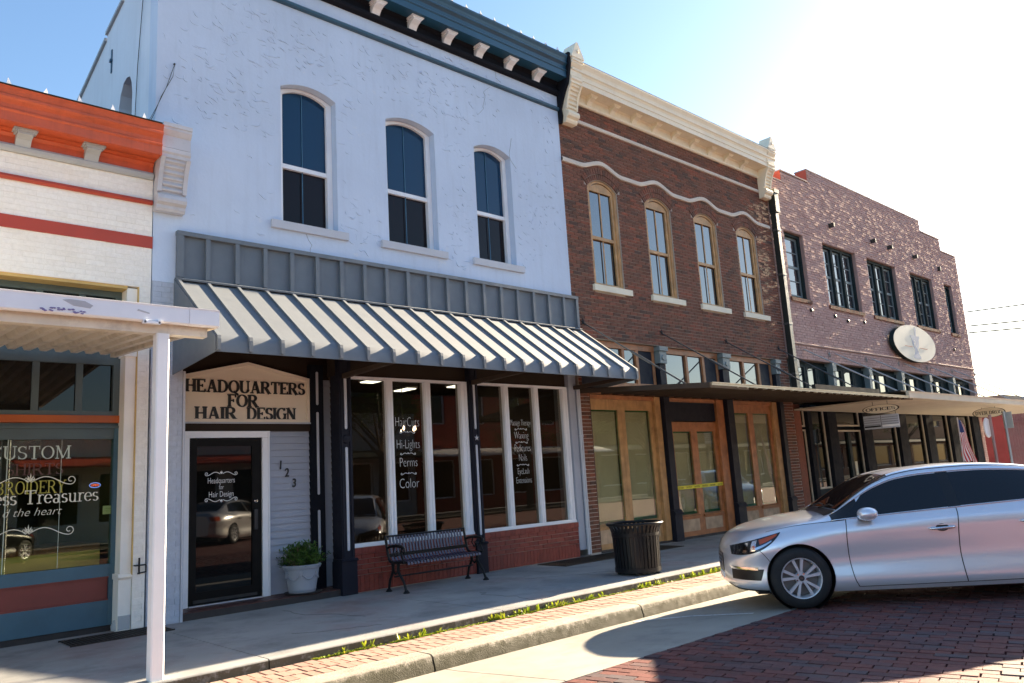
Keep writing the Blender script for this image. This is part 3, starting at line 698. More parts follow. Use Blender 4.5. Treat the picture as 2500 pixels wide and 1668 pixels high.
# shopfront joinery
Y1 = .22
sf = MB()
sf.box(X0, 2.86, Y1, Y1+.10, 3.84, 3.915); sf.box(X0, 2.86, Y1, Y1+.10, 2.42, 2.47); sf.box(X0, 2.86, Y1, Y1+.10, 3.02, 3.20)
for x in (-.22, .22, .66, 1.10, 1.55, 1.99, 2.43): sf.box(x-.035, x+.035, Y1+.012, Y1+.09, 2.47, 3.02); sf.box(x-.035, x+.035, Y1+.012, Y1+.09, 3.20, 3.84)
sf.box(2.79, 2.86, Y1, Y1+.10, 2.47, 3.02); sf.box(2.79, 2.86, Y1, Y1+.10, 3.20, 3.84)
sf.box(X0, 2.86, Y1+.01, Y1+.10, 2.15, 2.33); sf.box(X0, 2.86, Y1-.015, Y1+.01, 2.27, 2.30)
sf.build('transom_frame', 'teal_grey', B1)
for i, x in enumerate((-.66, -.22, .22, .66, 1.10, 1.55, 1.99, 2.43)):
    x2 = x+.44 if i < 7 else 2.80
    box('pane', 'glass_dark', B1, x+.034, x2-.034, Y1+.045, Y1+.051, 2.465, 3.025); box('pane', 'glass_dark', B1, x+.034, x2-.034, Y1+.045, Y1+.051, 3.195, 3.845)
box('orange_rail', 'rust_orange', B1, X0, 2.862, Y1-.02, Y1+.1, 2.335, 2.418)
tf = MB(); tf.box(2.815, 2.872, Y1-.006, Y1+.10, .70, 2.27); tf.box(X0, 2.86, Y1, Y1+.12, .60, .735); tf.box(X0, 2.86, Y1, Y1+.12, .07, .34); tf.box(2.80, 2.872, Y1-.004, Y1+.12, .07, .735); tf.box(X0, 2.80, Y1+.05, Y1+.12, .34, .60)
tf.build('stall_riser', 'teal_paint', B1)
box('riser_panel', 'maroon_paint', B1, X0, 2.795, Y1+.02, Y1+.05, .345, .595)
MB().box(X0, 2.82, Y1+.005, Y1+.02, .340, .356).box(X0, 2.82, Y1+.005, Y1+.02, .584, .60).build('panel_bead', 'maroon_paint', B1)
box('plinth', 'step_dark', B1, X0, 2.98, Y1+.02, Y1+.3, 0.0, .07)
box('wall_patch', 'dark_brown', B1, 2.6, 2.78, -.012, -.0, 4.22, 4.25) if False else None
box('display_pane', 'shop_glass_green', B1, X0, 2.82, Y1+.04, Y1+.046, .73, 2.16)
MB().box(1.76, 1.768, Y1+.034, Y1+.038, .74, 2.15).box(2.28, 2.284, Y1+.034, Y1+.038, .74, 2.15).build('pane_joint', 'text_pale_green', B1)
# room behind the glass
rm = MB(); rm.box(X0, 3.0, 4.2, 4.3, 0, 3.9); rm.box(X0, 3.0, .35, 4.2, 3.85, 3.9); rm.box(2.9, 2.98, .36, 4.2, 0, 3.85); rm.box(X0, 2.9, .36, 4.2, -.05, .05)
rm.build('interior', 'interior_wall', B1)
box('display_platform', 'carpet_tan', B1, X0, 2.76, .45, 1.5, .06, .90); box('platform_fringe', 'carpet_fringe', B1, X0, 2.75, .42, 1.48, .90, .97)
# lettering on the glass (each word a part)
gy = Y1+.035
def word(parent, name, mbs, m_, label=None):
    b = MB()
    for q in mbs: b.add(q.v, q.f)
    return b.build(name, m_, parent, label=label)
word(B1, 'window_lettering', serif('CUSTOM', 2.355-.0, gy, 1.935, .145, .001, .95, 'R0' and 'C') if False else serif('CUSTOM', 1.985, gy, 1.935, .145, .001, 1.0, 'C', .75), 'text_pale_green')
word(B1, 'window_lettering', serif('SHIRTS', 2.03, gy+.004, 1.765, .125, .001, 1.0, 'C', .75), 'text_faint_red')
word(B1, 'window_lettering', serif('EMBROIDERY', 1.905, gy, 1.56, .14, .001, .72, 'C', .8), 'text_olive')
_l = serif('ess Treasures', 2.165, gy-.003, 1.45, .15, .001, .98, 'C', .75)
word(B1, 'window_lettering', _l[:3], 'text_cream'); word(B1, 'window_lettering', _l[3:], 'text_cream')
font(B1, 'window_lettering', 'd the heart', 2.295, gy-.003, 1.325, .125, 'text_cream', .0005, 1.0, .35, 'RIGHT', -.002)
for zc, fl in ((1.695, 1), (1.145, 1)):
    b = MB(); swirl(b, 1.99, zc, .92, gy-.003, .0045, fl); b.build('scroll_ornament', 'text_cream', B1)
    b = MB()
    for q, (hx, s_) in enumerate(((1.965, .03), (2.0, .03))):
        pts = []
        for i in range(25):
            a = i/24*2*math.pi; pts.append((hx+s_*.062*16*math.sin(a)**3, zc+.018+s_*.062*(13*math.cos(a)-5*math.cos(2*a)-2*math.cos(3*a)-math.cos(4*a))))
        for (xa, za), (xb, zb) in zip(pts, pts[1:]):
            d = Vector((xb-xa, zb-za))
            if d.length < 1e-5: continue
            d.normalize(); nx, nz = -d.y*.003, d.x*.003; b.add([(xa+nx, gy-.0034-.0005*q, za+nz), (xa-nx, gy-.0034-.0005*q, za-nz), (xb-nx, gy-.0034-.0005*q, zb-nz), (xb+nx, gy-.0034-.0005*q, zb+nz)], [(0, 1, 2, 3)])
    b.build('heart_ornament', 'text_cream', B1)
# small iron loop on the pier, corner pipe
MB().tube([(3.0, -.005, .70), (3.0, -.05, .70), (3.11, -.05, .70), (3.12, -.03, .69), (3.12, -.03, .62), (3.03, -.03, .61)], .009, 6).box(3.045, 3.06, -.02, 0, .6, .78).build('iron_latch', 'wire_black', B1)
MB().lathe([(0, .0), (.05, .01), (.055, .06), (.04, .09), (.03, .12), (0, .125)], (2.86, .12, 0.0), 14).build('floor_knob', 'grey_trim', B1, smooth=True)
bulbs('string of pointed white bulbs along the orange cornice edge', X0, 3.10, -.335, 5.945, 18, 'roof edge bulb strings')
ns = thing('neon_sign', 'small blue and red neon open sign inside the left shop window', 'sign', (2.66, .5, 1.58))
b = MB()
for i in range(24):
    a0, a1 = i/24*2*math.pi, (i+1)/24*2*math.pi; 
b.tube([(2.70+.058*math.cos(i/20*2*math.pi), .5, 1.63+.028*math.sin(i/20*2*math.pi)) for i in range(21)], .005, 6, False); b.build('tube_ring', 'neon_blue', ns)
font(ns, 'lettering', 'OPEN', 2.70, .5, 1.619, .034, 'neon_red', .002, .95)
pc = thing('notice_card', 'small white printed card taped inside the left shop window', 'card', (2.8, Y1+.03, 1.3))
box('card_sheet', 'text_white', pc, 2.73, 2.86, gy+.017, gy+.019, 1.29, 1.385)
MB().box(2.755, 2.835, gy+.0155, gy+.0165, 1.35, 1.358).box(2.76, 2.83, gy+.0155, gy+.0165, 1.33, 1.336).box(2.765, 2.825, gy+.0155, gy+.0165, 1.312, 1.317).build('print', 'text_pale_green', pc)

# white canopy on a post
CN = thing('shop_canopy', 'white metal flat canopy on a square post in front of the cream shop', 'canopy', (2.3, -2.85, 0))
XE = 2.74; yb, yf = .0, -2.98; zb, zf = 3.10, 2.90         # pan underside back / front
sl = (zb-zf)/(yb-yf)
Zc = lambda y: zf+(y-yf)*sl
k = 0; x = XE-.06
while x > -3.3:                          # each pan a folded strip with a rib
    w = .152; pr = [(0, 0), (0, .055), (.02, .062), (.045, .012), (w-.012, .012), (w, 0)]
    vs = []; 
    for yy in (yb+.02, yf+.06):
        vs += [(x-w+.0, yy, Zc(yy)+.066), (x-w+.022, yy, Zc(yy)+.066), (x-w+.058, yy, Zc(yy)), (x-.034, yy, Zc(yy)), (x+.0, yy, Zc(yy)+.062), (x, yy, Zc(yy)+.075), (x-w, yy, Zc(yy)+.075)]
    n_ = 7; MB().add(vs, [(i, (i+1) % n_, n_+(i+1) % n_, n_+i) for i in range(n_)]+[tuple(range(n_-1, -1, -1)), tuple(range(n_, 2*n_))]).build('canopy_pan', 'canopy_pan', CN)
    x -= w+.0005
MB().px([(yf+.05, 2.875), (yf, 2.875), (yf-.012, 2.885), (yf-.014, 3.005), (yf-.02, 3.02), (yf-.005, 3.025), (yf+.05, 3.02)], -3.3, XE-.26).build('fascia', 'white_metal', CN)
MB().px([(yf+.05, 2.873), (yf-.002, 2.873), (yf-.015, 2.884), (yf-.017, 3.007), (yf-.023, 3.023), (yf-.005, 3.028), (yf+.05, 3.023)], XE-.258, XE).build('fascia_end', 'white_metal', CN)
sd = [(yf+.052, Zc(yf)-.03), (yf+.052, Zc(yf)+.11), (yb, Zc(yb)+.12), (yb, Zc(yb)-.03)]
MB().px(sd, XE-.055, XE-.003).build('side_rail', 'canopy_pan', CN)
box('header_beam', 'canopy_pan', CN, -3.3, XE-.07, -2.90, -2.80, 2.795, 2.893)
b = MB(); b.pz([(2.24, -2.905), (2.25, -2.915), (2.335, -2.915), (2.345, -2.905), (2.345, -2.815), (2.335, -2.805), (2.25, -2.805), (2.24, -2.815)], 0.0, 2.797); b.build('post', 'white_paint', CN)
MB().box(2.225, 2.36, -2.92, -2.80, 2.70, 2.794).build('post_cap', 'canopy_pan', CN) if False else None
for q in range(26):                     # scuffed and peeled paint on the fascia
    cx_ = RN.uniform(1.36, 1.66); cz_ = 2.903-.06*(cx_-1.5)**2*6+RN.uniform(-.014, .014); n_ = RN.randint(5, 7)
    MB().py([(cx_+RN.uniform(.5, 1)*.018*math.cos(i/n_*6.283), cz_+RN.uniform(.5, 1)*.008*math.sin(i/n_*6.283)) for i in range(n_)], yf-.0155-q*.0001, yf-.012).build('paint_scuff', 'purple_scuff', CN)
MB().py([(1.50, 2.985), (1.58, 2.945), (1.70, 2.935), (1.72, 2.96), (1.66, 2.99), (1.55, 2.995)], yf-.0152, yf-.012).py([(2.05, 2.955), (2.15, 2.935), (2.15, 2.945), (2.06, 2.968)], yf-.0152, yf-.012).build('paint_patch', 'grey_scuff', CN)
MB().box(2.10, 2.24, yf-.03, yf+.02, 2.855, 2.874).box(2.105, 2.12, yf-.03, yf+.0, 2.85, 2.89).box(2.22, 2.235, yf-.03, yf, 2.85, 2.89).build('gutter_outlet', 'white_metal', CN)

# ---------------------------------------------------------------- 2. blue stucco building
B2 = thing('blue_building', 'two-storey pale blue stucco building with arched windows and navy bracketed cornice', 'building', (0, 0, 0))
XL, XR = 3.13, 10.66
wins = [(4.83, 5.72), (6.61, 7.57), (8.43, 9.29)]; WZ0, WZ1, WR = 5.11, 7.155, .115
holes = [arch(a, b, WZ0, WZ1, WR) for a, b in wins]
MB().plate([(XL, 4.05), (XR, 4.05), (XR, 9.06), (XL, 9.06)], holes, 0, .28).build('wall', 'stucco_blue', B2)
# stepped, sloping side parapet above the neighbour's roof
sw_ = [(.02, 3.2), (.02, 9.3), (.5, 8.86), (1.44, 8.62), (1.46, 8.58), (2.25, 8.42), (2.27, 8.34), (3.8, 7.94), (3.82, 7.86), (7.5, 7.2), (13.5, 6.6), (13.5, 3.2)]
hole = [(.98, 5.7), (1.56, 5.7), (1.56, 6.95), (1.50, 7.12), (1.38, 7.25), (1.24, 7.28), (1.10, 7.24), (1.02, 7.12), (.98, 6.95)]
b = MB(); loops = [sw_, hole]; pts = [q for l in loops for q in l]; n_ = len(pts); fs = []
for a, c, d in tessellate_polygon([[Vector((y, z, 0)) for y, z in l] for l in loops]): fs += [(a, c, d), (n_+a, n_+d, n_+c)]
o_ = 0
for l in loops:
    kk = len(l); fs += [(o_+i, o_+(i+1) % kk, n_+o_+(i+1) % kk, n_+o_+i) for i in range(kk)]; o_ += kk
b.add([(XL+.005, y, z) for y, z in pts]+[(XL+.30, y, z) for y, z in pts], fs); b.build('side_wall', 'stucco_side', B2)
cp = MB()
for (ya, za), (yb_, zb_) in zip(sw_[1:10], sw_[2:11]):
    if yb_-ya > .1: cp.ext([(ya, za), (yb_, zb_), (yb_, zb_+.05), (ya, za+.05)], lambda y, z: (XL-.03, y, z), lambda y, z: (XL+.33, y, z))
cp.build('parapet_coping', 'grey_trim', B2)
box('side_pane', 'glass_dark', B2, XL+.2, XL+.206, .95, 1.6, 5.7, 7.3)
box('side_sash', 'grey_trim', B2, XL+.17, XL+.199, 1.25, 1.29, 5.7, 7.26)
b = MB(); b.box(XL-.01, XL+.02, 1.95, 1.99, 7.68, 8.05); b.box(XL-.03, XL+.005, 1.94, 2.0, 7.85, 7.89); b.build('tie_plate', 'navy_paint', B2)
box('roof', 'roof_tar', B2, XL+.3, XR, .3, 13, 7.2, 7.3)
# trowel marks left in the stucco: thin curved ridges
tr_ = MB()
for q in range(2100):
    x = RN.uniform(XL+.15, XR-.12); z = RN.uniform(4.8, 8.75)
    if math.sin(x*1.9+z*.7)+math.sin(x*.8-z*2.3+2)+RN.uniform(-1.2, 1.2) < -.1: continue
    if any(a-.12 < x < c+.12 and WZ0-.2 < z < WZ1+.32 for a, c in wins) or abs(z-8.5) < .13 or (x < 3.6 and 4.8 < z < 6.2): continue
    if z < 4.95 and x < 10.9: continue
    r = RN.uniform(.05, .17); a0 = RN.choice((RN.uniform(3.3, 4.4), RN.uniform(3.6, 4.9), RN.uniform(2.9, 3.6))); da = RN.uniform(.5, 1.5)*min(1, .11/r)+.25; n_ = 7; h0 = RN.uniform(.005, .0115); rows = []
    for i in range(n_+1):
        u = i/n_; a = a0+da*u; rr = r*(1+.12*math.sin(u*5+q)); hh = h0*math.sin(math.pi*min(1, max(.0, u)))+.0003; c_, s_ = math.cos(a), math.sin(a)
        rows.append([(x+(rr-.011)*c_, -.0002, z+(rr-.011)*s_*.8), (x+rr*c_, -hh, z+rr*s_*.8), (x+(rr+.004)*c_, -.0002, z+(rr+.004)*s_*.8)])
    tr_.grid(rows)
tr_.build('trowel_mark', 'stucco_blue', B2, kind='stuff')
ck = MB()                               # hairline cracks running down from the frieze
for (x, z, n_, dx) in ((8.9, 8.42, 9, -.02), (9.35, 7.55, 8, .01), (9.05, 8.78, 3, .01), (5.2, 5.0, 4, .02)):
    pts = [(x, -.001, z)]
    for i in range(n_): x += RN.gauss(dx, .035); z -= RN.uniform(.04, .1); pts.append((x, -.001, z))
    ck.tube(pts, .0028, 4)
ck.build('crack', 'window_grey', B2, kind='stuff')
# loose wires at the corner
rw_ = MB()
rw_.tube([(XL-.01, .42, 9.1), (XL-.012, .55, 8.2), (XL-.012, .72, 7.2), (XL-.012, .78, 6.4), (XL-.012, .80, 6.0)], .005, 5)
rw_.tube([(XL-.015, .75, 6.30), (XL-.02, .5, 6.18), (XL-.02, .3, 6.20), (XL-.02, .1, 6.22), (XL+.0, -.015, 6.30), (XL+.12, -.02, 6.62), (XL+.22, -.02, 6.98), (XL+.20, -.02, 6.80), (XL+.06, -.02, 6.48), (XL-.02, -.02, 6.22), (XL-.02, .2, 6.16), (XL-.02, .6, 6.12)], .0035, 5)
rw_.box(XL+.21, XL+.228, -.025, 0, 6.975, 6.99)
rw_.build('loose_wire', 'wire_black', B2)
for (a, c) in wins:
    o = window(B2, a+.004, c-.004, WZ0+.01, WZ1-.01, WR, .13, .085, 'white_paint', 'glass_sky_tint', gm2='glass_brown', rail=6.02, muntins_glints=[('v', (a+c)/2-.03, 5.2, 7.2, 'pane_glint')], depth=.09, munt_w=.008)  # the thin upright strip paints a light reflection on the pane
    box('sill', 'pale_inlay', o, a-.16, c+.15, -.05, .14, WZ0-.105, WZ0+.008)
# cornice
MB().px([(0, 8.46), (-.03, 8.46), (-.05, 8.48), (-.055, 8.51), (-.035, 8.535), (0, 8.54)], XL, XR).build('string_course', 'navy_paint', B2)
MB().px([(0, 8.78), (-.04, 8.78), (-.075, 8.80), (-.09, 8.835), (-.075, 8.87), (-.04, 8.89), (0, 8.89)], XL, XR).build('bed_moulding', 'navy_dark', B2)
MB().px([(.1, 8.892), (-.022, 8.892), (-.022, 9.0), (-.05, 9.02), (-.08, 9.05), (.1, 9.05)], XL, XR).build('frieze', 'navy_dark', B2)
MB().px([(.3, 9.052), (-.30, 9.052), (-.30, 9.17), (-.315, 9.18), (-.315, 9.20), (-.295, 9.22), (-.30, 9.28), (-.325, 9.31), (-.345, 9.325), (-.345, 9.35), (-.33, 9.365), (-.345, 9.42), (-.37, 9.47), (-.37, 9.50), (.3, 9.50)], XL, XR).build('cornice', 'navy_paint', B2)
for i in range(10): bracket(B2, 'white_paint', 10.06-.722*i, 8.84, 9.05, .24, .15)
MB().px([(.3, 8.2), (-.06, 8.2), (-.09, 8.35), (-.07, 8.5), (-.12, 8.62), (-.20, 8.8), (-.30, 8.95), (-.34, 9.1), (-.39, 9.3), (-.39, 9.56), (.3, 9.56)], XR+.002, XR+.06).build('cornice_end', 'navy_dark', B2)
bulbs('string of pointed white bulbs along the navy cornice edge', XL, 10.6, -.35, 9.50, 23, 'roof edge bulb strings')
# ---- ground floor: left brick pier
box('pier', 'brick_blue_paint', B2, XL+.01, 3.515, .006, .6, 0, 4.05)
pieces(B2, 'pier_brick', 'brick_blue_paint', courses(XL+.01, 3.515, .015, 4.05, .0, gap=.005, jit=.002), 130)
box('corner_trim', 'pale_inlay', B2, 3.517, 3.545, -.012, .46, .0, 2.95)
# entry step with tiles
box('entry_step', 'step_dark', B2, 3.55, 5.70, .03, .9, 0, .078)
it = []
for i in range(16):
    for j in range(4): it.append((3.62+i*.138, .10+j*.125, .082, .13, .117, .014, 0))
pieces(B2, 'tile', 'brick_red_glazed' if False else 'tile_red', it, 70)
# entry wall
YE = .45
box('entry_wall', 'dark_brown', B2, 3.52, 5.80, YE+.055, YE+.2, 0, 3.6)
box('lintel', 'dark_brown', B2, 3.545, 5.45, YE-.02, YE+.054, 2.255, 2.355)
nb = 24; z0 = .095
for i in range(nb):
    za = z0+i*.0905
    if za > 2.2: break
    zt = min(za+.0905, 2.254)
    MB().px([(YE+.05, za), (YE+.012, za), (YE+.034, zt+.006), (YE+.05, zt+.006)], 4.842, 5.452).build('clapboard', 'clapboard', B2)
for i in range(32):
    za = z0+i*.0905
    MB().px([(YE+.05, za), (YE+.012, za), (YE+.034, za+.0965), (YE+.05, za+.0965)], 5.652, 5.80).build('clapboard', 'clapboard', B2)
box('pilaster', 'navy_dark', B2, 5.452, 5.65, YE-.05, YE+.054, .092, 3.2)
def inlay(x, y, z0, z1, w=.036):
    pts = arch(x-w/2, x+w/2, z0+w/2, z1-w/2, w/2, 8); pts = pts[2:]+[(x+(w/2)*math.cos(math.pi+math.pi*i/8), z0+w/2+(w/2)*math.sin(math.pi+math.pi*i/8)) for i in range(9)]
    MB().py(pts, y-.008, y).build('inlay', 'pale_inlay', B2)
for a, c in ((1.36, 2.52), (2.62, 3.1), (.55, 1.15)): inlay(5.55, YE-.05, a, c)
# door: casing, leaf, glass, knob, lettering
dc = MB(); dc.box(3.672, 3.762, YE-.03, YE+.054, .092, 2.165); dc.box(4.732, 4.838, YE-.03, YE+.054, .092, 2.165); dc.box(3.672, 4.838, YE-.034, YE+.054, 2.167, 2.252); dc.box(3.69, 3.70, YE-.042, YE-.03, .095, 2.24); dc.box(4.81, 4.82, YE-.042, YE-.03, .095, 2.24)
dc.build('door_casing', 'white_paint', B2)
door = MB().plate([(3.766, .10), (4.728, .10), (4.728, 2.162), (3.766, 2.162)], [[(3.865, .26), (4.60, .26), (4.60, 2.06), (3.865, 2.06)]], YE-.005, YE+.04).build('door', 'black_frame', B2)
box('pane', 'glass_dark', door, 3.86, 4.605, YE+.015, YE+.02, .255, 2.065)
box('kick_strip', 'dark_metal', door, 3.83, 4.66, YE-.02, YE-.006, .13, .165); box('threshold', 'alloy', door, 3.77, 4.72, YE-.05, YE-.01, .092, .105)
MB().lathe([(0, -.03), (.014, -.03), (.018, -.02), (.018, -.005), (.025, 0)], (4.655, YE-.006, 1.33), 12, 'y').build('lock', 'chrome', door, smooth=True)
box('door_pull', 'dark_metal', door, 4.615, 4.665, YE-.035, YE-.007, .96, 1.22)
dy = YE+.012
font(door, 'door_lettering', 'Headquarters', 4.19, dy, 1.585, .105, 'text_white', .0005, .62, 0, 'CENTER', -.0012)
font(door, 'door_lettering', 'for', 4.19, dy, 1.505, .085, 'text_white', .0005, .62, 0, 'CENTER', -.001)
font(door, 'door_lettering', 'Hair Design', 4.19, dy, 1.41, .105, 'text_white', .0005, .66, 0, 'CENTER', -.0012)
for zc, fl in ((1.705, 1), (1.375, -1)):
    b = MB(); swirl(b, 4.19, zc, .42, dy, .0038, fl); b.build('door_ornament', 'text_white', door)
for s_, x, z in (('1', 5.005, 1.735), ('2', 5.10, 1.63), ('3', 5.205, 1.485)):
    font(B2, 'house_number', s_, x, YE-.002, z, .165, 'sign_black', .008, .72, .08, 'CENTER', .002)
# sign board with standing letters
SG = thing('sign_board', 'tan gabled board with black raised capitals reading HEADQUARTERS FOR HAIR DESIGN', 'sign', (4.5, YE, 2.37))
out = [(3.65, 2.37), (5.455, 2.37), (5.455, 3.0), (4.54, 3.19), (3.65, 2.975)]
ins = [(3.70, 2.415), (5.405, 2.415), (5.405, 2.963), (4.54, 3.143), (3.70, 2.935)]
MB().plate(out, [], YE+.005, YE+.053).build('board', 'sign_tan', SG)
MB().plate(out, [ins], YE-.018, YE+.005).build('moulding', 'sign_tan', SG)
MB().plate([(3.64, 2.352), (5.465, 2.352), (5.465, 2.372), (3.64, 2.372)], [], YE-.04, YE+.05).build('ledge', 'console_grey', SG)
for s_, xc, zz, hh, wd in (('HEADQUARTERS', 4.545, 2.765, .165, 1.68), ('FOR', 4.475, 2.578, .165, .43), ('HAIR', 4.11, 2.408, .165, .56), ('DESIGN', 4.885, 2.408, .165, .72)):
    for q in serif(s_, xc, YE+.003, zz, hh, .016, 1, 'C', 1.32, width=wd): q.build('letter', 'sign_black', SG)
# columns of the shopfront
def column(x0, x1, star_=True):
    c = MB(); xc = (x0+x1)/2
    c.box(x0, x1, 0, .24, .47, 3.3); c.build('column', 'navy_column', B2)
    c = MB(); c.box(x0-.02, x1+.02, -.025, .24, 0, .44); c.px([(.2, .44), (-.04, .44), (-.045, .455), (-.02, .475), (.2, .475)], x0-.03, x1+.03); c.build('column_base', 'navy_column', B2)
    c = MB().box(x0+.02, x0+.045, -.012, 0, .5, 3.2).box(x1-.045, x1-.02, -.012, 0, .5, 3.2); c.build('column_fillet', 'navy_column', B2)
    MB().lathe([(0, -.02), (.05, -.02), (.062, -.012), (.066, 0)], (xc, 0, 2.10), 20, 'y').build('rosette', 'navy_column', B2, smooth=True)
    inlay(xc, -.001, .58, 1.99, .04); inlay(xc, -.001, 2.24, 3.0, .04)
column(5.672, 5.868); column(8.055, 8.225)
star(8.14, 2.10, -.021, .05, .012).build('star', 'pale_inlay', B2)
# bulkheads: header course, three stretchers, soldier course
def bulkhead(x0, x1):
    box('bulkhead', 'mortar_pale', B2, x0, x1, .03, .2, 0, .605)
    it = courses(x0, x1, .235, .515, .016, L=.205, Hh=.06, gap=.0075, depth=.06, jit=.0008)
    n_ = int((x1-x0)/.0735); w = (x1-x0)/n_
    for i in range(n_): it.append((x0+(i+.5)*w, .046, .121, w-.007, .06, .222, 0))
    n_ = int((x1-x0)/.105); w = (x1-x0)/n_
    for i in range(n_): it.append((x0+(i+.5)*w, .036, .558, w-.004, .07, .085, 0))
    pieces(B2, 'brick', 'brick_red_glazed', it, 150)
bulkhead(5.872, 8.05); bulkhead(8.228, 10.40)
# shop windows
def shopwin(x0, x1, mull, lastw):
    zb, zt = .61, 2.97
    f = MB(); f.box(x0, x1, .05, .17, zb, zb+.045); f.box(x0, x1, .035, .05, zb-.006, zb+.022); f.box(x0, x1, .06, .17, zt, zt+.04)
    for (a, c) in mull:
        f.box(a, c, .06, .17, zb+.045, zt); f.box(a+.012, a+(c-a)*.42, .045, .06, zb+.045, zt); f.box(a+(c-a)*.6, c-.008, .05, .06, zb+.045, zt)
    o = f.build('window', 'white_paint', B2)
    ed = [x0]+[v for m_ in mull for v in m_]
    for a, c in zip(ed[::2], ed[1::2]): box('pane', 'shop_glass', o, a-.004, c+.004, .115, .121, zb+.04, zt+.004)
    return o
s1 = shopwin(5.87, 8.052, [(6.50, 6.615), (7.20, 7.315), (7.90, 8.052)], .15)
s2 = shopwin(8.228, 10.42, [(8.84, 8.95), (9.55, 9.66), (10.26, 10.40)], .14)
def lett(o, s_, x, z, h, sx): font(o, 'window_lettering', s_, x, .112, z, h, 'text_white', .0004, sx, 0, 'CENTER', -.025*h)
lett(s1, 'HairCuts', 6.895, 2.29, .21, .58); lett(s1, 'Hi-Lights', 6.90, 1.96, .20, .60); lett(s1, 'Perms', 6.895, 1.69, .20, .66); lett(s1, 'Color', 6.895, 1.375, .21, .72)
lett(s2, 'Massage Therapy', 9.245, 2.31, .15, .46); lett(s2, 'Waxing', 9.25, 2.085, .18, .60); lett(s2, 'Pedicures', 9.26, 1.87, .18, .54); lett(s2, 'Nails', 9.255, 1.71, .17, .58); lett(s2, 'EyeLash', 9.25, 1.49, .15, .58); lett(s2, 'Extensions', 9.25, 1.34, .15, .56)
for o, x, zs in ((s1, 6.89, (2.20, 1.88, 1.585)), (s2, 9.245, (2.245, 2.02, 1.64))):
    for z in zs:
        b = MB(); swirl(b, x, z, .26, .1115, .0035, 1); b.build('window_ornament', 'text_white', o)
# salon interior
rm = MB(); rm.box(5.85, 10.5, 4.6, 4.7, 0, 3.5); rm.box(5.85, 10.5, .2, 4.6, 3.32, 3.4); rm.box(5.80, 5.86, .5, 4.6, 0, 3.4); rm.box(10.44, 10.5, .2, 4.6, 0, 3.4)
rm.build('interior_wall', 'interior_wall', B2); box('interior_floor', 'interior_floor', B2, 5.86, 10.44, .2, 4.6, 0, .06)
box('shopfront_head', 'dark_brown', B2, 5.66, XR, .10, .3, 3.012, 4.05); box('entry_ceiling', 'soffit_brown', B2, 3.52, 5.66, .08, .56, 3.5, 3.55)
for i, (x, y, w, d) in enumerate(((6.2, 1.6, .3, .9), (7.6, 1.9, .3, .9), (6.2, 3.3, .3, .9), (8.9, 3.0, .25, .5), (9.6, 2.2, .25, .5))):
    o = thing('ceiling_light', ('fluorescent ceiling light in the hair salon, %s' % ('nearest the left salon window', 'behind the right end of the left salon window', 'at the back left of the room', 'at the back, behind the right salon window', 'behind the lettered right salon window')[i]), 'ceiling light', (x, y, 3.3), 'salon ceiling lights')
    box('lamp_tray', 'white_paint', o, x-w/2, x+w/2, y-d/2, y+d/2, 3.285, 3.318); box('lamp_panel', 'ceiling_lamp', o, x-w/2+.02, x+w/2-.02, y-d/2+.02, y+d/2-.02, 3.27, 3.284)
ch = thing('chandelier', 'small lit chandelier hanging inside the salon behind the hair cuts lettering', 'chandelier', (8.05, 1.9, 2.45))
MB().tube([(8.05, 1.9, 2.40), (8.05, 1.9, 3.3)], .008, 6).build('chain', 'wire_black', ch)
MB().lathe([(0, -.06), (.03, -.04), (.02, 0), (.035, .04), (0, .10)], (8.05, 1.9, 2.38), 10).build('stem', 'black_metal', ch)
for k in range(6):
    a = k*math.pi/3; cx_, cy_ = 8.05+.24*math.cos(a), 1.9+.24*math.sin(a)
    MB().tube([(8.05, 1.9, 2.36), (8.05+.13*math.cos(a), 1.9+.13*math.sin(a), 2.31), (cx_, cy_, 2.36)], .007, 5).build('arm', 'black_metal', ch)
    MB().lathe([(0, 0), (.016, .01), (.018, .035), (.01, .07), (0, .085)], (cx_, cy_, 2.37), 8).build('bulb', 'lamp_bulb', ch)
# right pier with two conduits
box('right_pier', 'clapboard', B2, 10.402, 10.60, .01, .4, .12, 4.05)
b = MB()
for x, r in ((10.585, .022), (10.635, .024)): b.tube([(x, -.02, .03), (x, -.02, 1.5), (x, -.02, 3.0)], r, 10)
for z in (.45, .95, 1.5, 2.1): b.box(10.55, 10.67, -.03, .0, z, z+.03)
b.build('conduit', 'pale_inlay', B2)

# metal awning over the salon
AW = thing('metal_awning', 'slate blue standing-seam metal awning over the hair salon front', 'awning', (7, 0, 3))
AX0, AX1 = 3.40, 10.76; AZT, AZW = 4.72, 4.12; AY, AZ = -1.30, 3.15; n_ = 19; pw = (AX1-AX0)/n_
box('top_trim', 'slate_metal', AW, AX0, AX1, -.075, -.002, AZT-.055, AZT)
for i in range(n_):
    x = AX0+i*pw
    box('wall_panel', 'slate_metal', AW, x+.02, x+pw-.02, -.022, -.003, AZW, AZT-.056)
for i in range(n_+1):
    x = AX0+i*pw; xa, xb = x-.028, x+.028
    if i == 0: xa, xb = x, x+.085
    if i == n_: xa, xb = x-.06, x
    box('wall_batten', 'slate_metal', AW, xa, xb, -.07, -.0225, AZW+.001, AZT-.056)
MB().px([(-.002, AZW), (-.085, AZW-.012), (-.10, AZW-.025), (-.095, AZW-.045), (-.002, AZW-.02)], AX0-.004, AX1+.03).build('ridge_trim', 'slate_metal', AW)
sv = Vector((0, AY+.03, AZ-(AZW-.03))); L = sv.length; sv.normalize(); nv = Vector((0, sv.z, -sv.y)); nv = nv if nv.z > 0 else -nv
top = Vector((0, -.03, AZW-.03))
